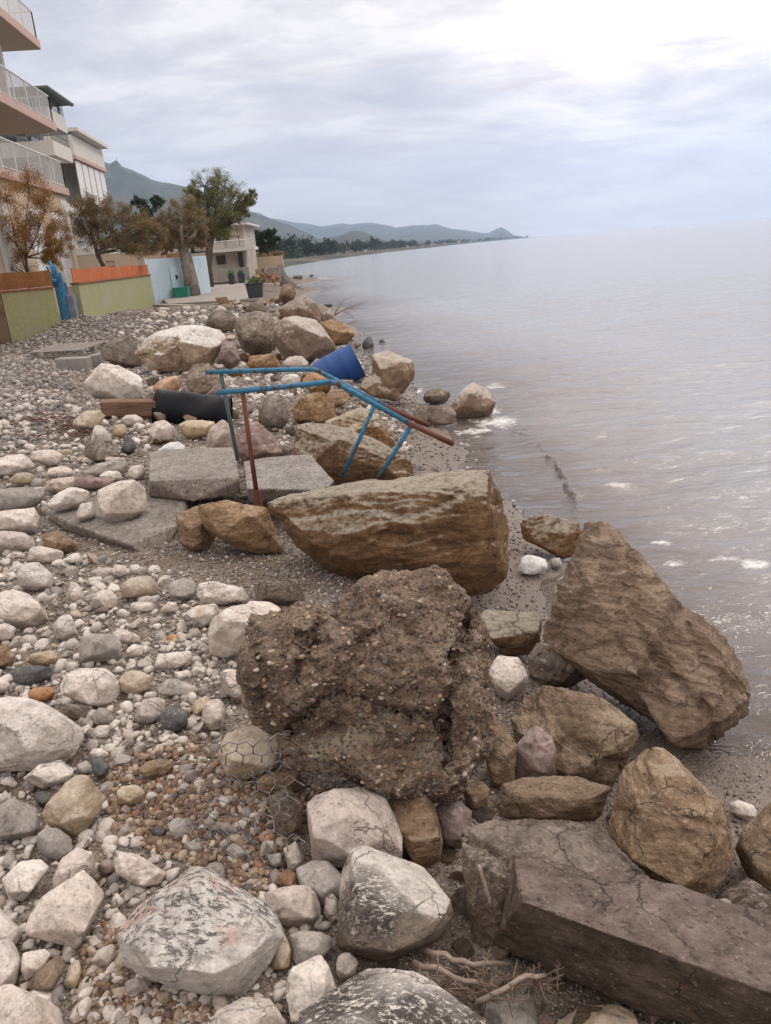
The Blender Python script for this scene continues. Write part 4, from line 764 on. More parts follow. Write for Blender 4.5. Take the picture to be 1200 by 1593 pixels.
def pebbles(name, P, R, V0, F0, rs, mat, lift=.25, clip=0):
    n = len(P); sc3 = np.stack([rs.uniform(.85, 1.25, n), rs.uniform(.7, 1.0, n), rs.uniform(.45, .8, n)], 1)
    jit = 1+rs.uniform(-.30, .30, (n, len(V0), 1)) if len(V0) < 20 else 1+rs.uniform(-.15, .15, (n, len(V0), 1))
    V = V0[None]*sc3[:, None]*jit*R[:, None, None]
    if clip:
        for _ in range(clip):
            nn_ = rs.normal(0, 1, (n, 3)); nn_ /= np.linalg.norm(nn_, axis=1)[:, None]; e_ = (V*nn_[:, None]).sum(2)-(R*rs.uniform(.35, .75, n))[:, None]; V = V-np.maximum(e_, 0)[..., None]*nn_[:, None]
    an = rs.uniform(0, 6.283, n); ti = rs.normal(0, .4, n); c, s_ = np.cos(ti)[:, None], np.sin(ti)[:, None]
    y, z = V[..., 1]*c-V[..., 2]*s_, V[..., 1]*s_+V[..., 2]*c; x = V[..., 0]
    c, s_ = np.cos(an)[:, None], np.sin(an)[:, None]; x, y = x*c-y*s_, x*s_+y*c
    V = np.stack([x, y, z], -1)+P[:, None]; V[..., 2] += (R*lift)[:, None]
    F = (F0[None]+(np.arange(n)*len(V0))[:, None, None]).reshape(-1, 3)
    me = fast_mesh(name, V.reshape(-1, 3), F, 3); return link_mesh(name, me, mat, smooth=not clip)
def pebmat(name, stops, rough=.8):
    m, g = newmat(name); ri = g('ShaderNodeNewGeometry').outputs['Random Per Island']; tc = g('ShaderNodeTexCoord').outputs['Object']
    c = g.ramp(ri, stops, 'CONSTANT'); n = g.noise(tc, 60, 6, .7)
    c = g.mix(1.0, c, g.ramp(n, [(.3, .72), (.7, 1.25)]), 'MULTIPLY'); finish(g, c, rough, g.noise(tc, 90, 5, .7), .7, .006); return m
PG = pebmat('mixed_gravel_stone', [(0, (.13, .115, .11)), (.12, (.22, .20, .185)), (.25, (.33, .30, .27)), (.36, (.16, .14, .135)), (.46, (.24, .19, .155)), (.56, (.45, .42, .38)), (.66, (.19, .15, .13)), (.74, (.22, .20, .19)), (.82, (.28, .23, .18)), (.90, (.50, .46, .42)), (.99, (.24, .12, .08))])
PL = pebmat('broken_limestone_chip', [(0, (.42, .38, .34)), (.15, (.52, .475, .43)), (.35, (.58, .53, .485)), (.55, (.46, .41, .37)), (.68, (.33, .29, .26)), (.76, (.24, .215, .20)), (.82, (.40, .33, .25)), (.88, (.55, .51, .46)), (.96, (.20, .17, .15))])
PB = pebmat('brown_pebble_stone', [(0, (.13, .085, .06)), (.15, (.21, .14, .095)), (.3, (.29, .21, .145)), (.45, (.16, .11, .085)), (.58, (.36, .28, .21)), (.7, (.24, .16, .10)), (.8, (.12, .10, .09)), (.88, (.42, .36, .30)), (.97, (.28, .15, .09))])
PW = pebmat('wet_gravel_stone', [(0, (.07, .062, .06)), (.2, (.13, .11, .10)), (.4, (.20, .175, .155)), (.6, (.10, .085, .08)), (.75, (.26, .23, .21)), (.9, (.34, .31, .29))], .45)
PH = pebmat('dry_shingle_stone', [(0, (.20, .185, .175)), (.2, (.27, .25, .235)), (.4, (.16, .145, .14)), (.6, (.33, .30, .28)), (.8, (.24, .20, .175)), (.92, (.42, .39, .36))])
tag(shingle('loose_stones', [([(-260, 860), (90, 860), (330, 900), (400, 950), (370, 1100), (330, 1150), (-260, 1190)], 1500, 4, 14, 1.4), ([(-260, 1190), (330, 1150), (480, 1340), (540, 1640), (-260, 1700)], 1400, 5, 15, 1.4), ([(-200, 620), (110, 610), (240, 640), (235, 700), (110, 760), (60, 850), (-200, 870)], 1000, 3, 9, 1.3),
     ([(235, 480), (440, 474), (480, 500), (560, 560), (640, 700), (560, 740), (380, 700), (240, 640), (120, 580), (150, 540)], 900, 3, 9, 1.3)], PL, 21, True), kind='stuff')
tag(shingle('shingle_bank', [([(-260, 570), (80, 562), (120, 585), (110, 630), (60, 690), (-260, 760)], 4600, 2.0, 6.0, 2.0), ([(-260, 545), (40, 530), (100, 498), (130, 490), (250, 482), (330, 478), (440, 474), (340, 500), (220, 520), (160, 540), (80, 562), (-260, 575)], 6500, 1.3, 3.6, 2.0)], PH, 22), kind='stuff')
tag(shingle('pebbly_patch', [([(165, 1190), (300, 1150), (440, 1230), (470, 1340), (400, 1400), (300, 1345), (170, 1300)], 4200, 2.2, 8, 2.2), ([(120, 1480), (185, 1400), (200, 1530), (420, 1600), (300, 1660), (120, 1620)], 2200, 2.2, 8, 2.2), ([(380, 1130), (480, 1220), (560, 1240), (470, 1300), (420, 1230)], 500, 2.5, 8, 2)], PB, 23), kind='stuff')
# fine gravel over the whole bank, thinning out with distance
rs = np.random.default_rng(5); n = 170000
th = rs.uniform(-.80, .72, n); dd = 1.15*np.exp(rs.random(n)**.9*np.log(26/1.15)); X, Y = dd*np.sin(th), dd*np.cos(th); Z = HH(X, Y)
k = (Z > WATER-.06); X, Y, Z, dd = X[k], Y[k], Z[k], dd[k]
R = np.clip(dd*rs.uniform(1.0, 3.0, len(dd))/FOC, .0035, .05)*(.8+.9*rs.random(len(dd))**5)
P = np.stack([X, Y, Z], 1); wet = (Z < WATER+.16) & (X > 0)
sand = wet & (rs.random(len(wet)) < np.clip((WATER+.10-Z)/.12, 0, .80))
o = pebbles('fine_gravel', P[~wet], R[~wet], V1, F1, rs, PG, .1); tag(o, kind='stuff')
o = pebbles('wet_gravel', P[wet & ~sand], R[wet & ~sand]*.9, V1, F1, rs, PW, .05); tag(o, kind='stuff')
# pebbles cemented into the conglomerate boulder
def studs(ob, n, rlo, rhi, seed):
    me = ob.data; nv = len(me.vertices); co = np.empty(nv*3, np.float32); me.vertices.foreach_get('co', co); co = co.reshape(-1, 3); no = np.empty(nv*3, np.float32); me.vertices.foreach_get('normal', no); no = no.reshape(-1, 3)
    rs = np.random.default_rng(seed); W = co+np.array(ob.location); face = ((CAM-W)*no).sum(1) > -.2; idx = rs.choice(np.nonzero(face)[0], n)
    R = rlo*(rhi/rlo)**(rs.random(n)**2.2); P = W[idx]-no[idx]*(R*.25)[:, None]
    o = pebbles('embedded_pebbles', P, R, V2, F2, rs, PB, 0); o.parent = ob; o.matrix_parent_inverse = Matrix.Translation(-ob.location); return tag(o, kind='stuff')
studs(B1, 2300, .0022, .016, 3)
# ------------------------------------------------------------------ handrail, barrels, pallet, wood, wire
def painted(name, col, rustcol, thr, sc_=9):
    m, g = newmat(name); tc = g('ShaderNodeTexCoord').outputs['Object']; n = g.noise(tc, sc_, 9, .78, .9); n2 = g.noise(tc, 45, 6, .75)
    f = g.ramp(n, [(thr, 0.0), (thr+.05, 1.0)]); c = g.mix(g.ramp(n2, [(.3, 0.0), (.7, .5)]), col, tuple(x*.6 for x in col)); r = g.mix(g.ramp(n2, [(.35, 0.0), (.65, 1.0)]), rustcol, tuple(x*.5 for x in rustcol))
    finish(g, g.mix(f, c, r), g.math('ADD', .45, g.math('MULTIPLY', f, .4)), g.math('ADD', g.math('MULTIPLY', n2, .6), f), .5, .003); return m
MB_ = painted('chipped_blue_paint', (.04, .19, .33), (.14, .075, .045), .53)
MR_ = painted('rusted_iron', (.13, .045, .032), (.24, .075, .035), .5, 14)
MG_ = painted('green_grey_worn_paint', (.07, .115, .10), (.12, .055, .04), .52, 12)
foot = Wz(402, 783, .20*S); Y0 = foot[1]; rr = .021
hr = empty('handrail', (foot[0], foot[1], foot[2]), 'bent blue and rusty tubular stair handrail standing on the broken concrete slabs', 'handrail')
def yy(x, y, Y): return Wy(x, y, Y)
Y1 = Y0+.95
def pipe(name, pts, mat, r=rr): 
    b = MB(); b.tube(pts, r, 14); return b.build(name, mat, hr, smooth=False)
def soft(o):
    o.data.polygons.foreach_set('use_smooth', [len(p.vertices) == 4 for p in o.data.polygons]); return o
A = yy(337, 611, Y0); Bp = yy(430, 603, Y0); Cc = yy(519, 593, Y0); E1 = yy(636, 658, Y0-.10); E2 = yy(706, 691, Y0-.16)
bend = [Cc+(Bp-Cc)*.10, Cc+(Bp-Cc)*.04+(E1-Cc)*.02, Cc+(E1-Cc)*.06]
soft(pipe('front_rail', [A, Bp, bend[0], bend[1], bend[2], E1], MB_)); soft(pipe('front_rail_end', [E1, E2], MR_, rr*1.03))
A = yy(320, 579, Y1); Bp = yy(410, 576, Y1); Cc = yy(490, 574, Y1); F1_ = yy(600, 632, Y1-.1); F2_ = yy(668, 662, Y1-.16)
bend = [Cc+(Bp-Cc)*.10, Cc+(Bp-Cc)*.04+(F1_-Cc)*.02, Cc+(F1_-Cc)*.06]
soft(pipe('rear_rail', [A, Bp, bend[0], bend[1], bend[2], F1_], MB_)); soft(pipe('rear_rail_end', [F1_, F2_], MR_, rr*1.03))
soft(pipe('post', [yy(378, 612, Y0), yy(402, 787, Y0)], MR_, .019)); soft(pipe('post', [yy(344, 582, Y1), yy(370, 716, Y1-.02)], MG_, .018))
soft(pipe('post', [yy(640, 662, Y0-.1), yy(584, 752, Y0+.05)], MB_, .018)); soft(pipe('post', [yy(584, 628, Y1-.1), yy(533, 742, Y1)], MB_, .018))
b = MB(); b.tube([yy(400, 762, Y0), yy(403, 792, Y0)], [.028, .040], 9); b.tube([yy(396, 786, Y0-.01), yy(409, 797, Y0-.02)], [.035, .02], 7); o = b.build('rusted_foot', MR_, hr)
# barrels
def barrel(name, P0, P1, R, mat, label, dent=0, open_=False):
    P0, P1 = Vector(P0), Vector(P1); ax = (P1-P0); Ln = ax.length; ax.normalize(); e = empty(name, (P0+P1)/2, label, 'barrel')
    up = ax.orthogonal().normalized(); bb = ax.cross(up); n = 48
    prof = [(0, .0), (0.0, .93), (.012, .985), (.03, 1.0), (.05, .985), (.10, .975), (.20, .985), (.30, 1.0), (.33, 1.018), (.36, 1.0), (.5, 1.0), (.64, 1.0), (.67, 1.018), (.70, 1.0), (.80, .985), (.90, .975), (.95, .985), (.97, 1.0), (.988, .985), (1.0, .93)]
    vs = []; fs = []
    for t, r in prof:
        for k in range(n):
            a = 2*math.pi*k/n; v = up*math.cos(a)+bb*math.sin(a); q = r*R
            p = P0+ax*(t*Ln)+v*q
            if dent:
                c = (P0+P1)/2+Vector((0.04, -R*.72, R*.62)); d = (p-c).length/R; p = p+Vector((0, .75, -.6))*R*dent*math.exp(-(d/.55)**2)
                c2 = P0.lerp(P1, .72)+Vector((0, -R*.3, R*.95)); d = (p-c2).length/R; p = p+Vector((0, 0, -1))*R*dent*.8*math.exp(-(d/.5)**2)
            vs.append(p)
    for i in range(len(prof)-1):
        for k in range(n): fs.append((i*n+k, i*n+(k+1) % n, (i+1)*n+(k+1) % n, (i+1)*n+k))
    b = MB(); b.add(vs, fs); soft(b.build('shell', mat, e))
    b = MB(); b.add([P1-ax*.02*Ln+(up*math.cos(6.2832*k/n)+bb*math.sin(6.2832*k/n))*R*.955 for k in range(n)]+[P1-ax*.035*Ln+(up*math.cos(6.2832*k/n)+bb*math.sin(6.2832*k/n))*R*.955 for k in range(n)], [tuple(range(n)), tuple(range(2*n-1, n-1, -1))]+[(k, (k+1) % n, n+(k+1) % n, n+k) for k in range(n)])
    for s_ in (.45, -.5): b.tube([P1-ax*.03*Ln+up*R*s_, P1+up*R*s_], R*.12, 14)
    b.build('end_cap', mat, e)
    b = MB(); 
    for t in (.015, .985):
        c = P0+ax*Ln*t; b.tube([c+(up*math.cos(6.2832*k/n)+bb*math.sin(6.2832*k/n))*R*.985 for k in range(n+1)], R*.03, 6, False)
    soft(b.build('rim', mat, e)); return e
def plastic(name, col, rough, dust, spec=.35):
    m, g = newmat(name); tc = g('ShaderNodeTexCoord').outputs['Object']; n = g.noise(tc, 5, 8, .7, .5); n2 = g.noise(tc, 30, 6, .7)
    c = g.mix(g.ramp(n, [(.5, 0.0), (.8, .18)]), col, dust); c = g.mix(g.ramp(n2, [(.62, 0.0), (.8, .15)]), c, dust)
    finish(g, c, g.math('ADD', rough, g.math('MULTIPLY', n, .25)), n2, .15, .004, spec=spec); return m
bk = G(300, 662); yb = bk[1]+.25
BLK = plastic('black_plastic', (.006, .007, .010), .16, (.06, .055, .05), .12); BLU = plastic('blue_plastic', (.013, .062, .22), .32, (.10, .16, .27))
barrel('black_barrel', Wy(243, 637, yb), Wy(358, 648, yb+.02), .275, BLK, 'dented black plastic barrel lying among the rocks behind the concrete slabs', .22)
yb2 = G(540, 596)[1]+.2
barrel('blue_barrel', Wy(500, 590, yb2), Wy(557, 560, yb2+.08), 28.5*yb2/FOC*1.0, BLU, 'blue plastic barrel lying tilted on the rocks above the sea')
# timber and driftwood
def wood(name, a, b_, along=(1, 0, 0), sc_=30):
    m, g = newmat(name); tc = g('ShaderNodeTexCoord').outputs['Object']
    mp = g('ShaderNodeMapping', {'Vector': tc, 'Scale': tuple(1.5 if k else sc_ for k in along)}).outputs[0]; n = g.noise(mp, 1.6, 8, .7, .4); n2 = g.noise(tc, 4, 5)
    c = g.mix(g.ramp(n, [(.35, 0.0), (.65, 1.0)]), a, b_); c = g.mix(g.ramp(n2, [(.4, 0.0), (.7, .4)]), c, tuple(x*.5 for x in a)); finish(g, c, .85, n, .7, .008); return m
WD = wood('weathered_timber', (.10, .055, .035), (.26, .16, .11)); WG = wood('grey_board', (.22, .195, .17), (.38, .35, .32)); TW = wood('twig_bark', (.13, .085, .065), (.25, .18, .14)); DW = wood('driftwood_bark', (.20, .15, .12), (.38, .31, .26)); OR_ = wood('cut_orange_wood', (.30, .13, .05), (.50, .27, .13))
yl = G(205, 655)[1]+.05
b = MB(); a0, a1 = Wy(160, 635, yl), Wy(246, 634, yl+.05); hh_ = 12*yl/FOC
b.box(a0+np.array([0, -.1, -hh_]), a1-a0, (0, .24, 0), hh_*2); lg = b.build('timber_beam', WD, bevel=.015); tag(lg, 'brown weathered timber beam poking out behind the black barrel', 'beam')
b = MB(); b.box(Wy(176, 656, yl-.1), Wy(238, 653, yl)-Wy(176, 656, yl-.1), (0, .08, 0), .05); lg = b.build('thin_plank', WD, bevel=.006); tag(lg, 'thin plank under the weathered timber beam', 'plank')
# pallet
pb = Wz(100, 556, .12*S); pt = empty('pallet', tuple(pb), 'weathered wooden pallet lying on the shingle below the green wall', 'pallet')
yp = pb[1]; c0, c1 = Wy(45, 548, yp+.2), Wy(128, 545, yp-.2); ex = (c1-c0); ex[2] = 0.0; Lx = np.linalg.norm(ex); ex /= Lx; ey = np.array([-ex[1], ex[0], .06]); zt = c1[2]
for k in range(7): 
    b = MB(); b.box(np.array([c0[0], c0[1], zt])+ey*(k*.165), ex*Lx, ey*.11, .022); b.build('board', WG, pt)
for k in range(3):
    for j in range(3):
        b = MB(); b.box(np.array([c0[0], c0[1], zt-.105])+ex*(k*(Lx-.14)/2)+ey*(j*.5+.02), ex*.14, ey*.1, .10); b.build('block', WG, pt)
for k in range(3):
    b = MB(); b.box(np.array([c0[0], c0[1], zt-.13])+ey*(k*.5+.015), ex*Lx, ey*.11, .022); b.build('base_board', WG, pt)
CB = simple('grey_cement_block', (.27, .25, .235), .9, .2, 6, bump=.5)
for (x0, x1, y, lab) in [(88, 137, 577, 'grey concrete block below the pallet, nearer one'), (138, 156, 572, 'grey concrete block below the pallet, right one')]:
    q0 = G(x0, y); q1 = Wy(x1, y-2, q0[1]); b = MB(); b.box(q0-np.array([0, 0, .05]), q1-q0, (0, .35, 0), 18*q0[1]/FOC+.05); tag(b.build('concrete_block', CB, bevel=.02), lab, 'block')
# crooked sticks
def stick(pts, r0, r1, wob, rs, n=9):
    P = []; 
    for i in range(n):
        t = i/(n-1)*(len(pts)-1); k = min(int(t), len(pts)-2); f = t-k; p = Vector(pts[k]).lerp(Vector(pts[k+1]), f)+Vector([rs.gauss(0, wob) for _ in range(3)]); P.append(p)
    return P, [r0+(r1-r0)*i/(n-1) for i in range(n)]
rs_ = random.Random(5)
def sticks_obj(name, mat, label, cat, specs, group=None):
    for sp in specs:
        lab = label
        if len(sp) == 6: lab = sp[5]
        pts, r0, r1, wob = sp[:4]; b = MB(); P, Rr = stick(pts, r0, r1, wob, rs_); b.tube(P, Rr, 7)
        for k in range(sp[4]):
            i = rs_.randrange(3, 8); q = P[i]; dr = (P[min(i+1, 8)]-P[i-1]).normalized(); d = (dr+Vector([rs_.gauss(0, .6) for _ in range(3)])).normalized(); l = (P[-1]-P[0]).length*.25
            b.tube([q, q+d*l*.5, q+d*l+Vector((0, 0, rs_.gauss(0, .02)))], [Rr[i]*.7, Rr[i]*.5, Rr[i]*.25], 6)
        o = b.build(name, mat, smooth=True); tag(o, lab, cat, group)
zd = -.10
def w(x, y, z): return Wz(x, y, z*S)
sticks_obj('driftwood_branch', DW, '', 'branch', [
 ([w(645, 1497, -.02), w(690, 1512, .0), w(730, 1530, .01), w(775, 1535, -.03)], .011, .006, .003, 1, 'pale driftwood branch nearest the dark-topped block, lower one'),
 ([w(662, 1480, -.02), w(700, 1492, .0), w(740, 1500, .0), w(790, 1502, -.05)], .010, .007, .003, 1, 'pale driftwood branch above the other one beside the dark slab'),
 ([w(742, 1560, .0), w(780, 1540, .03), w(812, 1520, .04), w(848, 1518, .02)], .008, .007, .002, 0, 'slanting greenish stick over the dusty grey block'),
 ([w(745, 1345, .12), w(757, 1385, .06), w(764, 1410, .02)], .007, .006, .001, 0, 'upright pale stick against the mottled boulder')])
sp = []
for k in range(80):
    x, y = rs_.uniform(650, 870), rs_.uniform(1500, 1545)+rs_.uniform(0, 1)*20; a = rs_.uniform(-.5, .6) if k % 3 else rs_.uniform(1.1, 1.9); l = rs_.uniform(20, 70)
    p0 = w(x-math.cos(a)*l/2, y-math.sin(a)*l/2, rs_.uniform(-.06, .04)); p1 = w(x+math.cos(a)*l/2, y+math.sin(a)*l/2, rs_.uniform(-.07, .05)); sp.append((p0, p1))
b = MB()
for p0, p1 in sp: P, Rr = stick([p0, p1], rs_.uniform(.002, .0045), .0015, .003, rs_, 6); b.tube(P, Rr, 5)
tag(b.build('driftwood_litter', TW, smooth=True), kind='stuff')
sp = []
b = MB()
for k in range(34):
    x, y = rs_.uniform(45, 145), rs_.uniform(655, 690); a = rs_.uniform(-.5, .7); l = rs_.uniform(20, 60); p0 = G(x-math.cos(a)*l/2, y-math.sin(a)*l/3)+np.array([0, 0, rs_.uniform(.02, .12)]); p1 = G(x+math.cos(a)*l/2, y+math.sin(a)*l/3)+np.array([0, 0, rs_.uniform(.02, .10)])
    P, Rr = stick([p0, p1], rs_.uniform(.006, .011), .004, .015, rs_, 6); b.tube(P, Rr, 5)
tag(b.build('twig_heap', simple('dark_twig', (.13, .075, .06), .9, .4, 9), smooth=True), kind='stuff')
ybr = G(510, 500)[1]
BR = MB(); q = lambda x, y, d=0: Wy(x, y, ybr+d)
for pts, r0 in [([q(505, 500), q(522, 488, .2), q(545, 478, .3), q(568, 471, .5)], .03), ([q(520, 490), q(535, 468, .2), q(549, 460, .2)], .02), ([q(520, 491), q(540, 480, .2), q(560, 478, .3)], .016), ([q(530, 484, .2), q(545, 488, .1), q(556, 502, 0)], .016), ([q(522, 482), q(530, 470, .1), q(528, 462, .2)], .012), ([q(545, 479, .3), q(558, 470, .3), q(564, 474, .4)], .012), ([q(540, 504), q(552, 500, .1), q(563, 494, .3)], .016)]:
    P, Rr = stick(pts, r0, r0*.35, .02, rs_, 8); BR.tube(P, Rr, 5)
tag(BR.build('bare_branch', DW, smooth=True), 'bare dead branch sticking out over the sea from the boulders', 'branch')
# torn hexagonal wire netting
WM = simple('galvanised_wire', (.19, .18, .185), .5, .3, 20, metal=.55)
def netting(label, corners, nx, ny, sag, seed, hole=None):
    rs = random.Random(seed); c = [np.array(x) for x in corners]; cache = {}
    def pos(u, v):
        key = (round(u, 3), round(v, 3))
        if key not in cache:
            u_, v_ = u/nx, v/ny; p = (c[0]*(1-u_)+c[1]*u_)*(1-v_)+(c[3]*(1-u_)+c[2]*u_)*v_
            p = p+np.array([rs.gauss(0, .004), rs.gauss(0, .004), sag*math.sin(u_*7+v_*3)*.6+sag*math.sin(v_*9-u_*4)*.5+rs.gauss(0, .004)])
            hz = HH(p[0], p[1])[0]+.035; p[2] = max(p[2], hz); cache[key] = p
        return cache[key]
    b = MB()
    for j in range(ny):
        for i in range(nx):
            if rs.random() < .04 or (hole and hole(i/nx, j/ny)): continue
            o = .5 if j % 2 else 0
            L_, T_, Rr = (i+o, j+.17), (i+o+.5, j-.17), (i+o+1, j+.17)
            b.tube([pos(*L_), pos(*T_)], .0021, 5); b.tube([pos(*T_), pos(*Rr)], .0021, 5); b.tube([pos(*L_), pos(i+o, j+.83)], .0026, 5)
    tag(b.build('wire_netting', WM, smooth=True), label, 'netting')
netting('torn rusty hexagonal wire netting draped over the yellowish rock', [w(345, 1160, .30), w(448, 1145, .32), w(452, 1235, .12), w(330, 1230, .12)], 4, 4, .015, 3)
netting('crumpled grey hexagonal wire netting on the pebbly patch below the yellowish rock', [w(300, 1215, .10), w(452, 1195, .20), w(482, 1335, .14), w(300, 1300, .07)], 6, 5, .02, 4)
netting('lowest loose sheet of wire netting lying on the pebbles', [w(285, 1285, .05), w(400, 1290, .07), w(430, 1345, .08), w(330, 1335, .05)], 4, 2, .02, 6)
b = MB(); b.tube([w(45, 1190, .14), w(80, 1186, .16), w(98, 1184, .15), w(122, 1202, .12)], .0016, 5); tag(b.build('loose_wire', WM), 'loose bent wire lying over the flat white rock at the left', 'wire')

b = MB(); LN = [(796, 664), (812, 676), (832, 692), (848, 708), (862, 724), (872, 742), (882, 762), (893, 784)]; rw = random.Random(8)  # added dark strands stand in for the dark edge where two waves meet
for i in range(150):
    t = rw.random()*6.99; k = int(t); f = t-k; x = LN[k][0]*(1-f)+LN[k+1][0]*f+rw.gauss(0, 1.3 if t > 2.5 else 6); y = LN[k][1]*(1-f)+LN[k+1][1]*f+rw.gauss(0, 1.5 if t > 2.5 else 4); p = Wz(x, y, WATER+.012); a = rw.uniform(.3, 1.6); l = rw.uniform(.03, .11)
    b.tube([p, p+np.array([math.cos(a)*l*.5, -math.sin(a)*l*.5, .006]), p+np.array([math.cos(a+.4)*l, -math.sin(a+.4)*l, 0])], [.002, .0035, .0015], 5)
tag(b.build('ripple_edge_strands', simple('dark_ripple_edge', (.10, .085, .075), .5, .3, 20)), kind='stuff')
# ------------------------------------------------------------------ garden walls, promenade
UPV = np.array([0, 0, 1.0])
def plaster(name, a, b_, stain, thr=.5, sc_=1.6):
    m, g = newmat(name); tc = g('ShaderNodeTexCoord').outputs['Object']; n = g.noise(tc, sc_, 9, .68, .4); n2 = g.noise(tc, sc_*9, 8, .7)
    mp = g('ShaderNodeMapping', {'Vector': tc, 'Scale': (7, 7, .8)}).outputs[0]; n3 = g.noise(mp, 1.2, 6, .65)
    c = g.mix(g.ramp(n2, [(.3, 0.0), (.7, 1.0)]), a, b_); c = g.mix(g.ramp(n, [(thr, 0.0), (thr+.13, .85)]), c, stain); c = g.mix(g.ramp(n3, [(.5, 0.0), (.75, .45)]), c, stain)
    finish(g, c, .9, n2, .4, .01); return m
GW = plaster('peeling_green_plaster', (.27, .27, .12), (.36, .345, .19), (.34, .31, .26), .52, 1.2)
BW = plaster('brown_render', (.16, .11, .075), (.23, .165, .115), (.13, .09, .06)); TL = simple('terracotta_coping', (.26, .10, .05), .8, .35, 8)
ORP = simple('orange_cloth', (.44, .13, .045), .8, .15, 3); REED = simple('reed_screen', (.25, .12, .05), .9, .4, 30); BLP = simple('blue_gate_paint', (.035, .20, .36), .5, .3, 8, bump=.4, grime=(.16, .17, .18))
LB = plaster('pale_blue_paint', (.45, .56, .62), (.53, .63, .68), (.34, .42, .47), .56, .9); WHT = simple('white_paint', (.70, .68, .65), .7, .08, 3, grime=(.45, .42, .38))
GRN = simple('green_plastic', (.03, .22, .16), .5); GLS = simple('dark_window_glass', (.03, .035, .04), .12, .2, bump=0, spec=.6); CON = plaster('promenade_concrete', (.27, .245, .225), (.34, .31, .285), (.20, .17, .15), .54, 1.0)
def wallrun(name, P, Q, zt, th, mat, label, cat, cap=None, zb=None, capname='coping'):
    P, Q = np.array(P[:2]), np.array(Q[:2]); e = empty(name, (P[0], P[1], HH(P[0], P[1])[0]), label, cat); d = (Q-P)/np.linalg.norm(Q-P); nrm = np.array([-d[1], d[0]])*th
    if nrm[1] < 0: nrm = -nrm
    z0 = (min(HH(P[0], P[1])[0], HH(Q[0], Q[1])[0])-.5) if zb is None else zb
    b = MB(); b.box((*P, z0), (*(Q-P), 0), (*nrm, 0), zt-z0); b.build('wall', mat, e, bevel=.01)
    if cap:
        b = MB(); o = np.array([*P, zt])-np.array([*(d*.03), 0])-np.array([*(nrm/th*.05), 0]); b.box(o, (*((Q-P)+d*.06), 0), (*(nrm*(1+.1/th)), 0), .05); b.build(capname, cap, e, bevel=.008)
    return e
A_ = Wy(22, 547, 24.3); ztA = Wy(3, 454, 24.3)[2]; B_ = Wy(93, 497, 25.0); C_ = Wy(121, 489, 25.8); D_ = Wy(237, 486, 37.5); ztD = Wy(223, 428, 37.5)[2]
zt = (ztA+ztD)/2
w1 = wallrun('garden_wall', A_, B_, ztA-.02, .2, GW, 'peeling green garden wall left of the blue gate post', 'wall', TL)
w2 = wallrun('garden_wall', C_, D_, zt, .2, GW, 'long peeling green garden wall between the blue gate post and the pale blue wall', 'wall', TL)
wallrun('garden_wall', A_+np.array([-3.0, -.8, 0]), A_+np.array([-.01, -.02, 0]), ztA-.05, .2, BW, 'brown rendered wall at the left edge beside the green wall', 'wall')
def panel(name, P, Q, z0, z1, mat, label, cat, th=.03, off=.12):
    P, Q = np.array(P[:2]), np.array(Q[:2]); d = (Q-P)/np.linalg.norm(Q-P); nn = np.array([-d[1], d[0]]); nn = nn if nn[1] > 0 else -nn
    b = MB(); P = P+nn*off; Q = Q+nn*off
    n = 24; top, bot = [], []
    for i in range(n+1):
        t = i/n; p = P*(1-t)+Q*t; wv = nn*.04*math.sin(t*40); top.append((*(p+wv*.6), z1-.05*abs(math.sin(t*9)))); bot.append((*(p+wv), z0))
    vs = []
    for k in range(n+1): vs += [bot[k], top[k], (bot[k][0]+nn[0]*th, bot[k][1]+nn[1]*th, bot[k][2]), (top[k][0]+nn[0]*th, top[k][1]+nn[1]*th, top[k][2])]
    fs = []
    for k in range(n):
        a = k*4; c = a+4; fs += [(a, c, c+1, a+1), (a+2, a+3, c+3, c+2), (a+1, c+1, c+3, a+3), (a, a+2, c+2, c)]
    fs += [(0, 1, 3, 2), (n*4, n*4+2, n*4+3, n*4+1)]
    b.add(vs, fs); return tag(b.build(name, mat), label, cat)
C2 = C_+(D_-C_)*-.02; D2 = D_+(C_-D_)*.02
panel('cloth_screen', C2, D2, zt+.055, zt+.50, ORP, 'bright orange cloth screen stretched above the long green wall', 'screen')
panel('reed_screen', A_+np.array([-2.5, -.5, 0]), B_, ztA+.04, ztA+.55, REED, 'brown reed screen above the green wall at the left', 'screen')
lp = C_+(D_-C_)*.42; lq = C_+(D_-C_)*.53; b = MB()
LT = simple('dark_lattice_wood', (.10, .05, .03)); dq = (lq-lp)
for k in range(5):
    b.box(np.array([lp[0], lp[1], zt+.06])+dq*[1, 1, 0]*(k/4.2)-np.array([0, .06, 0]), dq*[1, 1, 0]*.05, (0, .02, 0), .66)
for k in range(4): b.box(np.array([lp[0], lp[1], zt+.10+k*.18])-np.array([0, .085, 0]), dq*[1, 1, 0], (0, .02, 0), .035)
tag(b.build('lattice', LT), 'small dark lattice in front of the orange cloth screen', 'lattice')
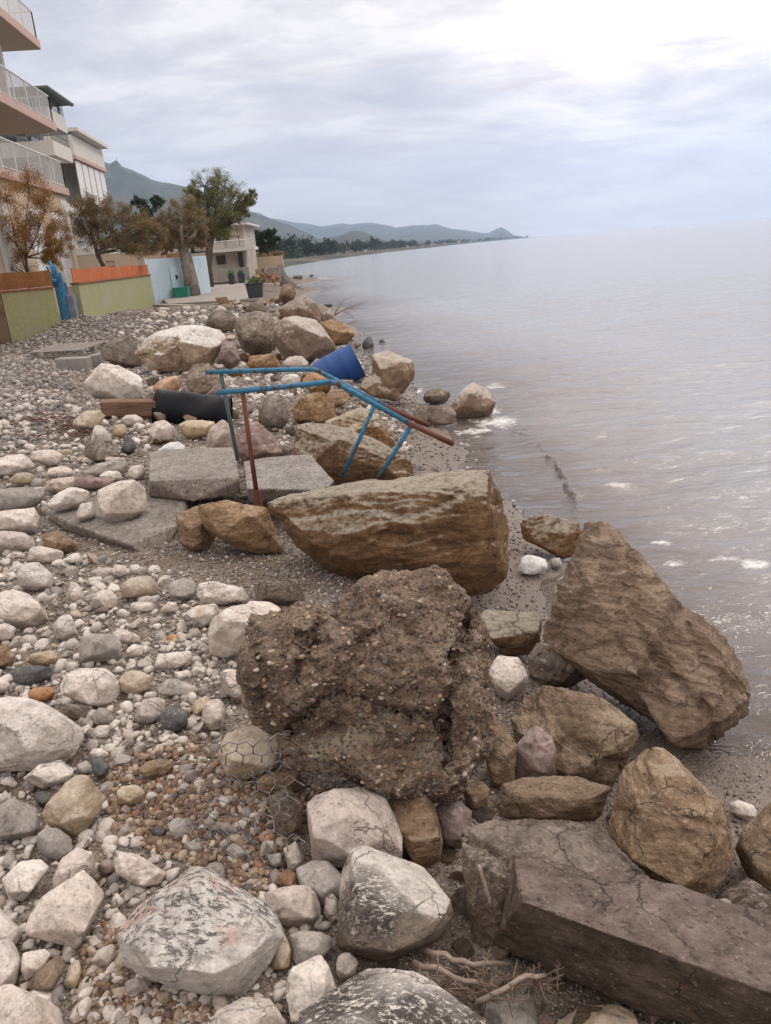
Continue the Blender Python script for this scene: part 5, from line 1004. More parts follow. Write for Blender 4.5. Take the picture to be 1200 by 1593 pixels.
# blue gate post with a hand-like finial
gb = Wy(108, 489, 25.4); gp = empty('gate_post', tuple(gb), 'blue painted gate post topped with a row of finger-like blue pickets', 'gate post')
b = MB(); zg = zt+.10; b.box(gb+np.array([-.30, 0, -.3]), (.30, 0, 0), (0, .3, 0), zg-gb[2]+.3); b.build('post', BLP, gp, bevel=.03)
b = MB(); b.box(gb+np.array([.01, -.02, -.3]), (.22, 0, 0), (0, .25, 0), zg-gb[2]-.1); b.build('side_post', simple('grey_blue_render', (.17, .19, .24), .9, .3, 5), gp, bevel=.02)
for k, (dx, h, a) in enumerate([(-.42, .42, -.35), (-.33, .62, -.22), (-.24, .78, -.12), (-.15, .66, -.04), (-.06, .42, .06)]):
    b = MB(); o = gb*[1, 1, 0]+np.array([dx*.72-.02, .02+.01*k, zg-.12]); b.tube([o, o+np.array([a*h*.5, 0, h*.5]), o+np.array([a*h*1.1, 0, h])], [.055, .055, .045], 8); b.build('picket', BLP, gp, smooth=True)
b = MB(); o = gb+np.array([-.62, -.05, 0]); o[2] = zg+.10; b.tube([o, o+np.array([.45, .05, -.05])], [.10, .07], 10); b.build('hinge_knob', BLP, gp)
# pale blue wall beyond
Eb = Wy(240, 474, 38.2); Fb = Wy(330, 462, 42.5); ztb = Wy(222, 404, 38.2)[2]
lw = wallrun('blue_wall', Eb, Fb, ztb, .22, LB, 'pale blue painted wall beyond the orange cloth screen', 'wall')
b = MB(); b.box(Eb+np.array([-.32, -.25, -.4]), (.30, 0, 0), (0, .32, 0), ztb-Eb[2]+.45); b.build('pillar', WHT, lw, bevel=.02)
m1 = Eb+(Fb-Eb)*.34; m2 = Eb+(Fb-Eb)*.80; b = MB(); b.box((m1[0], m1[1]-.10, Eb[2]-.2), (*(m2-m1)[:2], 0), (0, .10, 0), ztb-.42-Eb[2]+.2); b.build('panel', simple('light_blue_board', (.52, .66, .72), .7, .08, 3), lw)
m3 = Eb+(Fb-Eb)*.43; b = MB(); b.tube([(m3[0], m3[1]-.11, Eb[2]+1.15), (m3[0], m3[1]-.16, Eb[2]+1.15)], .11, 14); b.build('round_vent', GLS, lw)
m4 = Eb+(Fb-Eb)*.36; b = MB(); b.box((m4[0], m4[1]-.16, Eb[2]-.02), (.16, 0, 0), (0, .05, 0), .2); b.build('drain_opening', GLS, lw)
# promenade slab
zP = .47*S; pl = [Wz(262, 474, zP), Wz(402, 466, zP), Wz(410, 452, zP), Wz(398, 440, zP), Wz(330, 436, zP), Wz(240, 452, zP)]
b = MB(); n = len(pl); b.add([(*p[:2], zP+.04) for p in pl]+[(*p[:2], zP-.7) for p in pl], [tuple(range(n))]+[(i, n+i, n+(i+1) % n, (i+1) % n) for i in range(n)]); tag(b.build('promenade', CON), kind='structure')
b = MB(); q0 = Wz(238, 478, .42*S); q1 = Wz(300, 480, .36*S); b.box(q0, q1-q0, (.1, .5, 0), .12); tag(b.build('kerb_slab', CON, bevel=.02), 'broken flat concrete slab at the foot of the pale blue wall', 'slab')
def tub(name, label, px0, px1, ytop, ybot, mat, z=None, cat='planter', taper=.82, plant=None):
    P = Wz((px0+px1)/2, ybot, zP+.045); Y = P[1]; wd = (px1-px0)*Y/FOC; h = (ybot-ytop)*Y/FOC*1.04; e = empty(name, tuple(P), label, cat); b = MB(); t = wd/2; u = t*taper; z0 = P[2]
    o8 = [(P[0]-u, P[1]-u*.6, z0), (P[0]+u, P[1]-u*.6, z0), (P[0]+u, P[1]+u*.6, z0), (P[0]-u, P[1]+u*.6, z0), (P[0]-t, P[1]-t*.6, z0+h), (P[0]+t, P[1]-t*.6, z0+h), (P[0]+t, P[1]+t*.6, z0+h), (P[0]-t, P[1]+t*.6, z0+h)]
    b.hexa(o8); b.build('tub', mat, e, bevel=.01); b = MB()
    for (x0, y0, x1, y1) in ((-1, -1, 1, -1), (1, -1, 1, 1), (1, 1, -1, 1), (-1, 1, -1, -1)): b.tube([(P[0]+x0*t, P[1]+y0*t*.6, z0+h), (P[0]+x1*t, P[1]+y1*t*.6, z0+h)], .025, 6)
    b.build('rim', mat, e)
    if plant:
        b = MB(); rs = random.Random(px0)
        for k in range(260):
            c = Vector((P[0]+rs.gauss(0, t*.5), P[1]+rs.gauss(0, t*.3), z0+h+abs(rs.gauss(.06, .12)))); s_ = rs.uniform(.03, .07); a = Vector([rs.gauss(0, 1) for _ in range(3)]).normalized()*s_; bb = Vector([rs.gauss(0, 1) for _ in range(3)]).normalized()*s_; b.add([c, c+a, c+a+bb, c+bb], [(0, 1, 2, 3)])
        b.build('plant', plant, e)
    return e
LF1 = simple('planter_leaf', (.07, .16, .05), .8, .5, 9)
DKP = simple('dark_planter_plastic', (.045, .055, .06), .6)
tub('planter_box', 'large black planter box with green leaves at the sea end of the promenade', 386, 411, 443, 463, DKP, plant=LF1)
tub('storage_box', 'turquoise green box standing against the pale blue wall', 273, 295, 449, 462, GRN, cat='box', taper=.95)
tub('flower_pot', 'left dark pot in front of the house terrace', 357, 366, 430, 442, DKP, cat='pot', plant=LF1)
tub('flower_pot', 'right dark pot in front of the house terrace', 372, 382, 428, 440, DKP, cat='pot', plant=LF1)
rs = random.Random(77); base = Wz(412, 441, zP); RB = simple('broken_brick', (.33, .16, .10), .9, .3, 5); sc2 = base[1]/FOC
pile = MB()
for k in range(34):
    x, y = rs.uniform(-13, 18), rs.uniform(-2, 2); h = max(0, 20-abs(x-3)*1.1)*rs.random(); c = base+np.array([x*sc2, y*sc2*3, h*sc2+.1]); a = np.array([rs.gauss(0, 1), rs.gauss(0, 1), rs.gauss(0, .8)]); a =  a/ np.linalg.norm(a); b_ = np.cross(a, [.3, .5, 1]); b_ /= np.linalg.norm(b_); cc = np.cross(a, b_)
    L1, L2, L3 = rs.uniform(.15, .7), rs.uniform(.06, .2), rs.uniform(.04, .12); pile.box(c-a*L1/2, a*L1, b_*L2, cc*L3, rs.choice((0, 0, 1, 2)))
tag(pile.build('wood_and_rubble_pile', [OR_, RB, WG]), kind='stuff')
# ------------------------------------------------------------------ houses
def zs(x, y, Y): return Wy(x, y, Y)[2]
BEI = plaster('beige_render', (.50, .39, .29), (.56, .45, .34), (.40, .31, .24), .56, .7); PNK = plaster('pink_band', (.48, .33, .27), (.54, .39, .33), (.38, .27, .22), .56, 1.5); SOF = plaster('soffit_render', (.36, .32, .27), (.40, .36, .30), (.30, .26, .22), .6, .8)
CRM = plaster('cream_render', (.58, .55, .50), (.64, .61, .56), (.46, .44, .41), .56, .8); GRY = plaster('grey_render', (.42, .42, .42), (.48, .48, .48), (.34, .33, .33), .55, .8); RL = simple('white_railing_paint', (.62, .63, .62), .5, .08); RDK = simple('dark_roof_sheet', (.13, .16, .15), .7, .3, 4); CUR = simple('white_awning_cloth', (.70, .69, .68), .9, .08, 2)
O = Wy(63, 77, 37.0); dA = Wz(0, 25, O[2])-O; dA[2] = 0; dA /= np.linalg.norm(dA); nA = np.array([-dA[1], dA[0], 0]); nA = nA if nA[0] < 0 else -nA
def slab(e, name, P, L, Dp, z0, th, mat, off=0): b = MB(); b.box((P[0], P[1], z0), dA*L, nA*Dp, th); return b.build(name, mat, e)
def railing(e, P, L, Dp, z, h=1.0, mat=None, bars=True, solid=None):
    mat = mat or RL; rr = []
    for (a, d, ln) in ((np.array([P[0], P[1], z])+(dA+nA)*.06, dA, L-.1), (np.array([P[0], P[1], z])+(dA+nA)*.06, nA, Dp-.1)):
        b = MB(); b.tube([a+UPV*h, a+d*ln+UPV*h], .035, 6); b.tube([a+UPV*.10, a+d*ln+UPV*.10], .02, 5); n = int(ln/.13)
        for k in range(n+1): q = a+d*(ln*k/n); b.tube([q, q+UPV*h], .030 if k % 12 == 0 else .013, 4, False)
        b.build('railing', mat, e)
        if solid is not None: b = MB(); b.box(a+UPV*.12+(nA if d is dA else dA)*.03, d*ln, (nA if d is dA else dA)*.015, h-.2); b.build('rail_panel', solid, e)
hA = empty('apartment_house', (O[0], O[1], .6), 'near beige apartment house with pink-edged balconies at the left edge', 'building')
z1, z2, z3 = O[2], zs(88, 205, 37), zs(107, 305, 37); th = .30
PANE = simple('frosted_rail_panel', (.60, .61, .60), .5, .06)
for z_, Dp in ((z1, 7), (z2, 7), (z3, 7)): slab(hA, 'balcony_slab', O, 17, Dp, z_, .02, SOF); slab(hA, 'slab_band', O-(dA+nA)*.03, 17, Dp, z_+.022, th, PNK); railing(hA, O, 17, 1.6, z_+th+.02, 1.05, solid=None)
b = MB(); b.box(np.array([O[0], O[1], 0])+nA*.12+dA*.2, dA*16.5, nA*8, z3); b.build('ground_floor_wall', BEI, hA)
b = MB(); b.box(np.array([O[0], O[1], z3+th+.02])+nA*1.7+dA*2.4, dA*14, nA*6, z2-z3-th-.02); b.build('upper_wall', BEI, hA)
for k in (1.2, 5.2, 9.2):
    b = MB(); b.box(np.array([O[0], O[1], z2+th+.02])+nA*1.2+dA*k, dA*.35, nA*.35, z1-z2-th-.02); b.build('pillar', WHT, hA)
b = MB(); b.box(np.array([O[0], O[1], z2+th+.02])+nA*1.5+dA*5.0, dA*11, nA*4, 2.0); b.build('top_wall', BEI, hA)
for k in (1.2, 4.5, 8):
    b = MB(); b.box(np.array([O[0], O[1], z3*.30])+nA*.10+dA*k, dA*1.6, nA*.06, z3*.55); f = b.build('shutter', CUR, hA)
b = MB(); b.box(np.array([O[0], O[1], z3*.62])+nA*.10+dA*.21, dA*.95, nA*.04, z3*.34); b.build('white_panel', CUR, hA)
# second apartment house
YB = 46.0; P1 = Wy(85, 236, YB)
def reach(P, pxx, z):    # how far beyond P along the facade until the picture column pxx
    for L in np.arange(0, 60, .1):
        Q = np.array([P[0], P[1], z])-dA*L; v = Q-CAM; x = 600+FOC*(v@RT)/(v@FW)
        if x > pxx: return L
    return 60
hB = empty('apartment_house', (P1[0], P1[1], .6), 'grey-white apartment house with stepped balconies and a dark roof canopy', 'building')
Lb = reach(P1, 113, P1[2]); Pf = P1-dA*Lb
def sl2(e, name, z0, th_, mat, ext=0, L=Lb, P=Pf, Dp=9): b = MB(); b.box((P[0], P[1], z0), dA*(L+ext), nA*Dp, th_); return b.build(name, mat, e)
zb1 = zs(85, 241, YB); zb2 = zs(82, 196, YB+.0)+.15; zc = zs(70, 141, YB)
sl2(hB, 'balcony_slab', zb1, .75, CRM); sl2(hB, 'terrace_slab', zb2, .85, CRM, -.2); sl2(hB, 'balcony_slab', zb1-3.1, .75, CRM)
def rl2(e, P, L, z, Dp=9, mat=None, h=.75):
    for a, d, ln in ((np.array([P[0], P[1], z])+(dA+nA)*.05, dA, L-.1), (np.array([P[0], P[1], z])+dA*(L-.05)+nA*.05, nA, Dp)):
        b = MB(); b.tube([a+UPV*h, a+d*ln+UPV*h], .03, 5); b.tube([a+UPV*h*.5, a+d*ln+UPV*h*.5], .02, 5)
        for k in range(int(ln/.2)+1): q = a+d*min(ln, k*.2); b.tube([q, q+UPV*h], .014, 4, False)
        b.build('railing', mat or RDK, e)
rl2(hB, Pf, Lb, zb1+.75); rl2(hB, Pf, Lb-.2, zb2+.85, h=.7)
for z0, z1_ in ((0, zb1-3.1), (zb1-2.35, zb1), (zb1+.75, zb2)):
    b = MB(); b.box((*(Pf+nA*1.4+dA*.0)[:2], z0), dA*(Lb-1.1), nA*9, z1_-z0); b.build('wall', GRY, hB)
    if z0:
        for k in (1.0, 3.2):
            b = MB(); b.box((*(Pf+nA*1.33+dA*(k+.5))[:2], z0+.1), dA*1.3, nA*.1, z1_-z0-.5); b.build('window', GLS, hB)
        for k in (2.2, 5.5):
            b = MB(); b.box((*(Pf+nA*k+dA*(Lb-1.15))[:2], z0+.1), nA*1.5, dA*.1, z1_-z0-.5); b.build('window', GLS, hB)
b = MB(); b.box((*(P1+nA*2.9-dA*.0)[:2], zb1+.75), nA*.35, dA*-.35, zb2-zb1-.75); b.build('pillar', CRM, hB)
b = MB(); b.box((*(Pf-nA*.5-dA*.6)[:2], zc), dA*(Lb+1.4), nA*9, .10); cn = b.build('canopy', RDK, hB); b = MB(); b.box((*(Pf-nA*.45-dA*.55)[:2], zc-.06), dA*(Lb+1.3), nA*.12, .055); b.build('canopy_edge', RDK, hB)
for k in (.3, Lb*.5, Lb-.4):
    b = MB(); b.tube([(*(Pf+nA*.2+dA*k)[:2], zb2+.85), (*(Pf+nA*.2+dA*k)[:2], zc)], .06, 8); b.build('canopy_post', RDK, hB)
b = MB(); b.box((*(Pf+nA*3.4)[:2], zb2+.85), dA*(Lb-2), nA*5, zc-zb2-.9); b.build('penthouse_wall', GRY, hB)
# third part, farthest
YC = 58.0; P2 = Wy(118, 250, YC); Lc = reach(P2, 163, zs(163, 262, 70)); Pg = P2-dA*Lc
hC = empty('apartment_house', (P2[0], P2[1], .6), 'farthest white apartment house with curtained balconies and a sloping roof edge', 'building')
zr = zs(118, 203, YC); zp = zs(118, 240, YC); zq = zs(118, 262, YC)
def s3(name, z0, th_, mat, ins=0, trim=0): b = MB(); b.box((*(Pg+nA*ins+dA*trim)[:2], z0), dA*(Lc-trim), nA*9, th_); return b.build(name, mat, hC)
s3('roof', zr, .22, CRM, -.5); s3('parapet', zp, 1.25, CRM); s3('band', zp-.25, .24, PNK, -.06); s3('wall', 0, zp-.26, GRY, 1.5, .3); s3('upper_wall', zp+1.26, zr-zp-1.27, GRY, 2.5, 8.5)
for k in (1.0, 5.0): b = MB(); b.tube([(*(Pg+nA*.3+dA*k)[:2], zp+1.25), (*(Pg+nA*.3+dA*k)[:2], zr)], .07, 8); b.build('roof_post', RL, hC)
s3('balcony_slab', zq-2.6, .5, CRM); s3('balcony_slab', zq-5.6, .5, CRM)
for k in range(5):
    b = MB(); t0 = Lc*(.05+.19*k); b.box((*(Pg+nA*.10+dA*t0)[:2], zq-2.08), dA*Lc*.16, nA*.05, zp-.3-zq+2.05); b.build('curtain', CUR, hC)
rl2(hC, Pg, Lc, zp+1.25, h=.35, mat=RL)
# promenade house with balcony
YH = 58.0
def hp(x, y, Y=YH): return Wy(x, y, Y)
CRD = plaster('dull_cream_render', (.40, .36, .31), (.46, .42, .36), (.32, .28, .24), .52, .8)
hD = empty('promenade_house', tuple(hp(350, 440)*[1, 1, 0]), 'cream two-storey house with a wide balcony behind the promenade trees', 'building')
def vbox(e, name, x0, x1, y0, y1, Y, dep, mat, tilt=True):
    xm = (x0+x1)/2; a = hp(x0, (y0+y1)/2, Y); c = hp(x1, (y0+y1)/2, Y); zt_ = hp(xm, y0, Y)[2]; zb_ = hp(xm, y1, Y)[2]
    b = MB(); b.box((a[0], Y, zb_), (c[0]-a[0], 0, 0), (0, dep, 0), zt_-zb_); return b.build(name, mat, e)
vbox(hD, 'upper_wall', 300, 380, 352, 388, YH+1.5, 6, CRD); vbox(hD, 'lower_wall', 290, 384, 391, 440, YH+.8, 6, CRD); vbox(hD, 'balcony_slab', 322, 396, 386, 391, YH-.3, 2.2, CRM); vbox(hD, 'roof', 296, 385, 349, 352, YH+1.0, 7, WHT)
vbox(hD, 'window', 336, 344, 365, 376, YH+1.42, .1, GLS); vbox(hD, 'window', 346, 356, 364, 375, YH+1.42, .1, GLS); vbox(hD, 'window', 337, 351, 397, 411, YH+.72, .1, GLS); vbox(hD, 'door', 371, 378, 392, 415, YH+.72, .1, GLS); vbox(hD, 'terrace_wall', 338, 388, 417, 437, YH-1.2, .3, simple('grey_terrace_wall', (.30, .28, .26), .9, .2, 2))
vbox(hD, 'side_wing', 258, 277, 366, 394, YH+2, 4, WHT); vbox(hD, 'band', 252, 285, 394, 404, YH+1.5, .2, simple('brown_band', (.30, .17, .08), .8)); vbox(hD, 'white_door', 307, 318, 410, 438, YH+.7, .08, WHT)
b = MB(); a = hp(324, 386, YH-.25); c = hp(395, 386, YH-.25); zt_ = hp(360, 374, YH-.25)[2]; zb_ = hp(360, 386, YH-.25)[2]
for t in np.linspace(0, 1, 30): q = a*(1-t)+c*t; b.tube([(q[0], q[1], zb_), (q[0], q[1], zt_)], .02, 4, False)
b.tube([(a[0], a[1], zt_), (c[0], c[1], zt_)], .04, 5); b.build('railing', RL, hD)
b = MB(); q = hp(362, 386, YH+.3); z0 = hp(362, 385, YH+.3)[2]
b.box((q[0]-.6, q[1], z0+.72), (1.2, 0, 0), (0, .5, 0), .05); [b.box((q[0]+dx, q[1]+.2, z0), (.06, 0, 0), (0, .06, 0), .72) for dx in (-.5, .45)]; tag(b.build('balcony_table', LT), 'small dark table on the balcony of the cream house', 'table')
def lowwall(name, x0, x1, y0, y1, Y, mat, label): tag(vbox(None, name, x0, x1, y0, y1, Y, .3, mat), label, 'wall')
lowwall('yard_wall', 122, 258, 393, 425, 48, BEI, 'long beige yard wall behind the bare tamarisk')
lowwall('yard_wall', 388, 441, 399, 420, 66, BEI, 'beige low wall of the plot right of the cream house')
lowwall('yard_wall', 398, 436, 417, 440, 56, simple('rough_grey_wall', (.26, .235, .21), .9, .25, 2), 'rough grey retaining wall behind the rubble pile')
b = MB(); q0 = Wy(436, 412, 60); 
for k in range(10):
    t = k/10; t2 = (k+1)/10; f = lambda t: np.array([q0[0]+1.6*t*t, 62-2*t, .0]); a, c = f(t), f(t2); b.box((a[0], a[1], -.8), c-a, (-.4, 0, 0), q0[2]+.8-2.0*t)
tag(b.build('curved_sea_wall', CON), 'curved concrete sea wall dropping to the water beyond the promenade', 'wall')
# ------------------------------------------------------------------ trees
def leafmat(name, stops):
    m, g = newmat(name); ri = g('ShaderNodeNewGeometry').outputs['Random Per Island']; tc = g('ShaderNodeTexCoord').outputs['Object']; n = g.noise(tc, .9, 3)
    c = g.ramp(g.math('ADD', g.math('MULTIPLY', ri, .6), g.math('MULTIPLY', n, .4)), stops)
    b = g('ShaderNodeBsdfPrincipled', {'Base Color': c, 'Roughness': .8, 'Specular IOR Level': .15}); t = g('ShaderNodeBsdfTranslucent', {0: c}); mx = g('ShaderNodeMixShader', {0: .3, 1: b.outputs[0], 2: t.outputs[0]}); g('ShaderNodeOutputMaterial', {0: mx.outputs[0]}); return m
LO = leafmat('rusty_tamarisk_leaf', [(.1, (.20, .11, .045)), (.4, (.33, .18, .06)), (.6, (.42, .24, .08)), (.9, (.26, .21, .09))])
LB_ = leafmat('brown_olive_leaf', [(.1, (.16, .12, .07)), (.4, (.26, .19, .10)), (.6, (.32, .24, .13)), (.9, (.20, .19, .09))])
LG = leafmat('olive_green_leaf', [(.1, (.09, .11, .05)), (.4, (.17, .195, .08)), (.65, (.27, .26, .12)), (.9, (.36, .30, .16))])
LD = leafmat('dark_green_leaf', [(.1, (.025, .04, .028)), (.5, (.05, .075, .05)), (.9, (.085, .10, .06))])
TB = simple('pale_tree_bark', (.24, .205, .175), .95, .4, 3, bump=.8); TD = simple('dark_tree_bark', (.11, .085, .07), .95, .4, 4, bump=.8)
def tree(name, label, cat, trunk, Y, blobs, leaf, bark, n, lsz, tr, seed, twigs=4, group=None):
    rs = random.Random(seed); k = Y/FOC; T = [Vector(Wy(x, y, Y)) for x, y in trunk]; e = empty(name, tuple(T[0]), label, cat, group)
    b = MB(); nT = len(T); b.tube(T, [tr*(1.25-.55*i/(nT-1)) for i in range(nT)], 9); L = []
    for (bx, by, rx, ry) in blobs:
        c = Vector(Wy(bx, by, Y+rs.uniform(-.4, .4)*rx*k)); st = T[-1] if rs.random() < .7 or nT < 3 else T[-2]; mid = st.lerp(c, .5)+Vector([rs.gauss(0, .12*rx*k), rs.gauss(0, .3*rx*k), rs.gauss(0, .1*ry*k)])
        b.tube([st, mid, c], [tr*.5, tr*.33, tr*.15], 6)
        for j in range(twigs):
            d = Vector([rs.gauss(0, 1), rs.gauss(0, 1), rs.gauss(.4, .8)]).normalized(); q = st.lerp(c, .5) if rs.random() < .4 else c; tip = c+Vector((d[0]*rx*k*.9, d[1]*rx*k*.8, d[2]*ry*k*.9)); md = q.lerp(tip, .5)+Vector([rs.gauss(0, .06*rx*k) for _ in range(3)])
            b.tube([q, md, tip], [tr*.16, tr*.10, tr*.05], 5); L.append((md, rx*k*.22)); L += [(tip.lerp(md, rs.random()*.6), rx*k*.2) for _ in range(3)]
        for j in range(int(5+rx*.35)):
            d = Vector([rs.gauss(0, 1), rs.gauss(0, 1), rs.gauss(0, 1)]).normalized()*rs.random()**.4; L.append((c+Vector((d[0]*rx*k, d[1]*rx*k*.9, d[2]*ry*k)), rx*k*rs.uniform(.12, .28)))
    b.build('trunk', bark, e, smooth=True)
    rn = np.random.default_rng(seed); per = max(1, n//len(L)); C0 = np.repeat(np.array([tuple(a) for a, _ in L]), per, 0); R_l = np.repeat(np.array([r for _, r in L]), per)
    C0 = C0+rn.normal(0, 1, C0.shape)*R_l[:, None]*.6; m_ = len(C0); a = rn.normal(0, 1, (m_, 3)); a /= np.linalg.norm(a, axis=1)[:, None]; c_ = np.cross(a, rn.normal(0, 1, (m_, 3))); c_ /= np.linalg.norm(c_, axis=1)[:, None]
    s1 = lsz*rn.uniform(.6, 1.5, m_)[:, None]; V = np.stack([C0-a*s1, C0+c_*s1*.38, C0+a*s1, C0-c_*s1*.38], 1)
    me = fast_mesh('crown', V.reshape(-1, 3)-np.array(T[0]), np.arange(m_*4).reshape(-1, 4), 4); link_mesh('crown', me, leaf, e, tuple(T[0])); return e
tree('tamarisk', 'rusty orange-brown tamarisk bush at the left edge behind the green wall', 'tree', [(48, 470), (44, 430), (40, 400)], 28.0, [(10, 310, 38, 42), (45, 300, 34, 36), (70, 330, 30, 36), (15, 370, 40, 36), (60, 375, 34, 34), (95, 370, 22, 30), (-30, 330, 40, 50), (90, 405, 20, 22), (20, 415, 40, 26), (-30, 400, 40, 36)], LO, TD, 62000, .022, .06, 1, 16)
tree('tamarisk', 'brown leaning tamarisk with bare grey limbs behind the orange screen', 'tree', [(166, 440), (160, 412), (150, 395)], 36.0, [(128, 330, 22, 26), (150, 320, 26, 26), (180, 335, 26, 24), (215, 350, 26, 22), (240, 365, 20, 18), (140, 365, 26, 22), (180, 375, 30, 18), (225, 385, 26, 14)], LB_, TD, 52000, .028, .10, 2, 14)
tree('street_tree', 'thick pale-trunked tree with sparse brown crown right of the pale blue wall', 'tree', [(300, 459), (296, 430), (289, 400), (284, 385)], 40.2, [(262, 340, 22, 20), (285, 325, 22, 26), (300, 360, 22, 22), (258, 365, 18, 16), (280, 375, 24, 20), (312, 345, 18, 20), (308, 378, 16, 14), (252, 385, 16, 12), (240, 350, 16, 16)], LB_, TB, 42000, .030, .33, 3, 12)
tree('street_tree', 'taller green-topped tree beside the thick pale-trunked one', 'tree', [(326, 446), (324, 415), (326, 385), (330, 365)], 47.5, [(318, 290, 22, 24), (340, 285, 24, 22), (362, 305, 24, 22), (382, 318, 14, 16), (335, 320, 30, 24), (308, 315, 18, 22), (355, 340, 26, 18), (325, 350, 26, 20), (378, 335, 12, 12), (345, 362, 22, 10), (312, 372, 12, 12), (300, 300, 14, 18), (296, 330, 14, 16), (392, 308, 10, 12)], LG, TD, 60000, .034, .22, 4, 13)
tree('garden_tree', 'small dark green tree between the houses and the street trees', 'tree', [(228, 400), (228, 360)], 62.0, [(215, 316, 12, 9), (232, 322, 16, 11), (246, 312, 10, 8), (226, 338, 16, 10)], LD, TD, 3500, .10, .14, 5, 4)
tree('garden_tree', 'round grey-green tree right of the cream house', 'tree', [(412, 410), (413, 385)], 90.0, [(408, 368, 14, 12), (422, 372, 13, 14), (412, 385, 20, 12), (400, 380, 10, 10)], LD, TD, 4500, .16, .2, 6, 4)
tree('garden_bush', 'dry bush growing out of the brown wall below the round tree', 'bush', [(400, 412), (400, 404)], 70.0, [(395, 400, 10, 5), (410, 402, 12, 5), (430, 398, 14, 6)], LB_, TD, 1500, .12, .05, 8, 3)
# ------------------------------------------------------------------ far coast and mountains
coast = [(-13, 88), (-14, 100)]+[tuple(Wz(x, y, WATER)[:2]) for x, y in [(452, 413.5), (480, 409), (520, 403), (560, 397.5), (600, 392.5), (650, 387.2), (700, 381.6), (745, 376.8), (790, 372.6), (845, 367.9)]]
coast = [np.array(c, float) for c in coast]; tip = coast[-1]
inl = [-8, 0, 4, 12, 40, 150, 600, 2500, 7000]; hz = [-1.2, WATER-.05, .3, .9, 1.3, 2, 4, 25, 80]
V = []
for i, c in enumerate(coast):
    t = (coast[min(i+1, len(coast)-1)]-coast[max(0, i-1)]); t /= np.linalg.norm(t); nl = np.array([-t[1], t[0]]); sc_l = 1 if i < len(coast)-1 else .15
    for s_, h in zip(inl, hz): dirn = nl if s_ < 100 else np.array([-1, .15]); q = c+dirn*s_*sc_l; V.append((q[0], q[1], h if i < len(coast)-1 else min(h, .5)))
nc = len(inl); F = [(i*nc+j, (i+1)*nc+j, (i+1)*nc+j+1, i*nc+j+1) for i in range(len(coast)-1) for j in range(nc-1)]
me = bpy.data.meshes.new('coastal_land'); me.from_pydata(V, [], [f[::-1] for f in F]); me.update()
m, g = newmat('far_land'); tc = g('ShaderNodeTexCoord').outputs['Object']; n = g.noise(tc, .02, 8, .7); finish(g, g.ramp(n, [(.35, (.03, .035, .028)), (.5, (.06, .062, .048)), (.62, (.14, .12, .095))]), .95)
o = link_mesh('coastal_land', me, m); tag(o, kind='structure')
m, g = newmat('mountain_slope'); tc = g('ShaderNodeTexCoord').outputs['Object']; n = g.noise(tc, .004, 9, .7, .5); n2 = g.noise(tc, .03, 6, .7)
c = g.ramp(g.math('ADD', g.math('MULTIPLY', n, .6), g.math('MULTIPLY', n2, .4)), [(.40, (.018, .026, .022)), (.5, (.036, .045, .034)), (.58, (.075, .075, .062)), (.68, (.17, .16, .14))]); finish(g, c, .95); MTN = m
def ridge(name, pts, D, depth, seed, nz_=.22):
    rs = np.random.default_rng(seed); X = np.interp(np.linspace(0, 1, 150), np.linspace(0, 1, len(pts)), [p[0] for p in pts]); Yp = np.interp(X, [p[0] for p in pts], [p[1] for p in pts]); V = []
    rows = 26
    for j in range(rows):
        t = j/(rows-1)*1.6
        for i in range(150):
            top = Wy(X[i], Yp[i], D); q = np.array([top[0], D-depth*(1-t)]); f = max(0, 1-abs(1-t)**1.15) if t <= 1 else max(0, 1-((t-1)/.6)**1.3)
            p = Vector((q[0]/depth*3.5, q[1]/depth*3.5, seed)); r = noise.ridged_multi_fractal(p, .9, 2.1, 5, 1, 2)-1.0
            V.append((q[0]*(1 if t >= 1 else (D-depth*(1-t))/D), q[1], top[2]*f*(1+nz_*r*min(1, (1-f)*5)*1.3)+top[2]*.05*noise.noise(p*9)*(1-f)-(3 if f == 0 else 0)))
    F = [(j*150+i, j*150+i+1, (j+1)*150+i+1, (j+1)*150+i) for j in range(rows-1) for i in range(149)]
    me = bpy.data.meshes.new(name); me.from_pydata(V, [], F); me.update(); o = link_mesh(name, me, MTN, smooth=True); tag(o, kind='structure')
ridge('mountain_ridge', [(60, 330), (120, 268), (150, 259), (168, 257), (180, 256), (190, 257), (202, 261), (215, 267), (232, 276), (250, 280), (265, 282), (280, 286), (300, 292), (320, 300), (345, 312), (365, 322), (385, 331), (395, 334), (410, 341), (440, 352), (480, 366), (520, 383), (560, 392)], 4200, 2400, 3)
ridge('far_ridge', [(330, 335), (395, 334), (404, 334), (418, 342), (435, 344), (455, 347), (480, 350), (505, 353), (522, 350), (535, 349), (548, 351), (562, 349), (580, 347), (595, 349), (615, 354), (640, 351), (662, 350), (685, 352), (705, 356), (725, 358), (745, 362), (765, 366), (770, 360), (780, 353.5), (790, 359), (800, 366), (830, 370)], 9500, 4500, 5)
ridge('near_hill', [(380, 378), (400, 372), (430, 366), (460, 363), (480, 370), (500, 372), (525, 367), (548, 359), (565, 360), (585, 369), (610, 377), (640, 383)], 3000, 900, 9, .2)
rs = random.Random(31)
def onc(t, off):
    i = min(int(t), len(coast)-2); f = t-i; p = coast[i]*(1-f)+coast[i+1]*f; d = coast[i+1]-coast[i]; d = d/np.linalg.norm(d); return p+np.array([-d[1], d[0]])*off
proto = {}
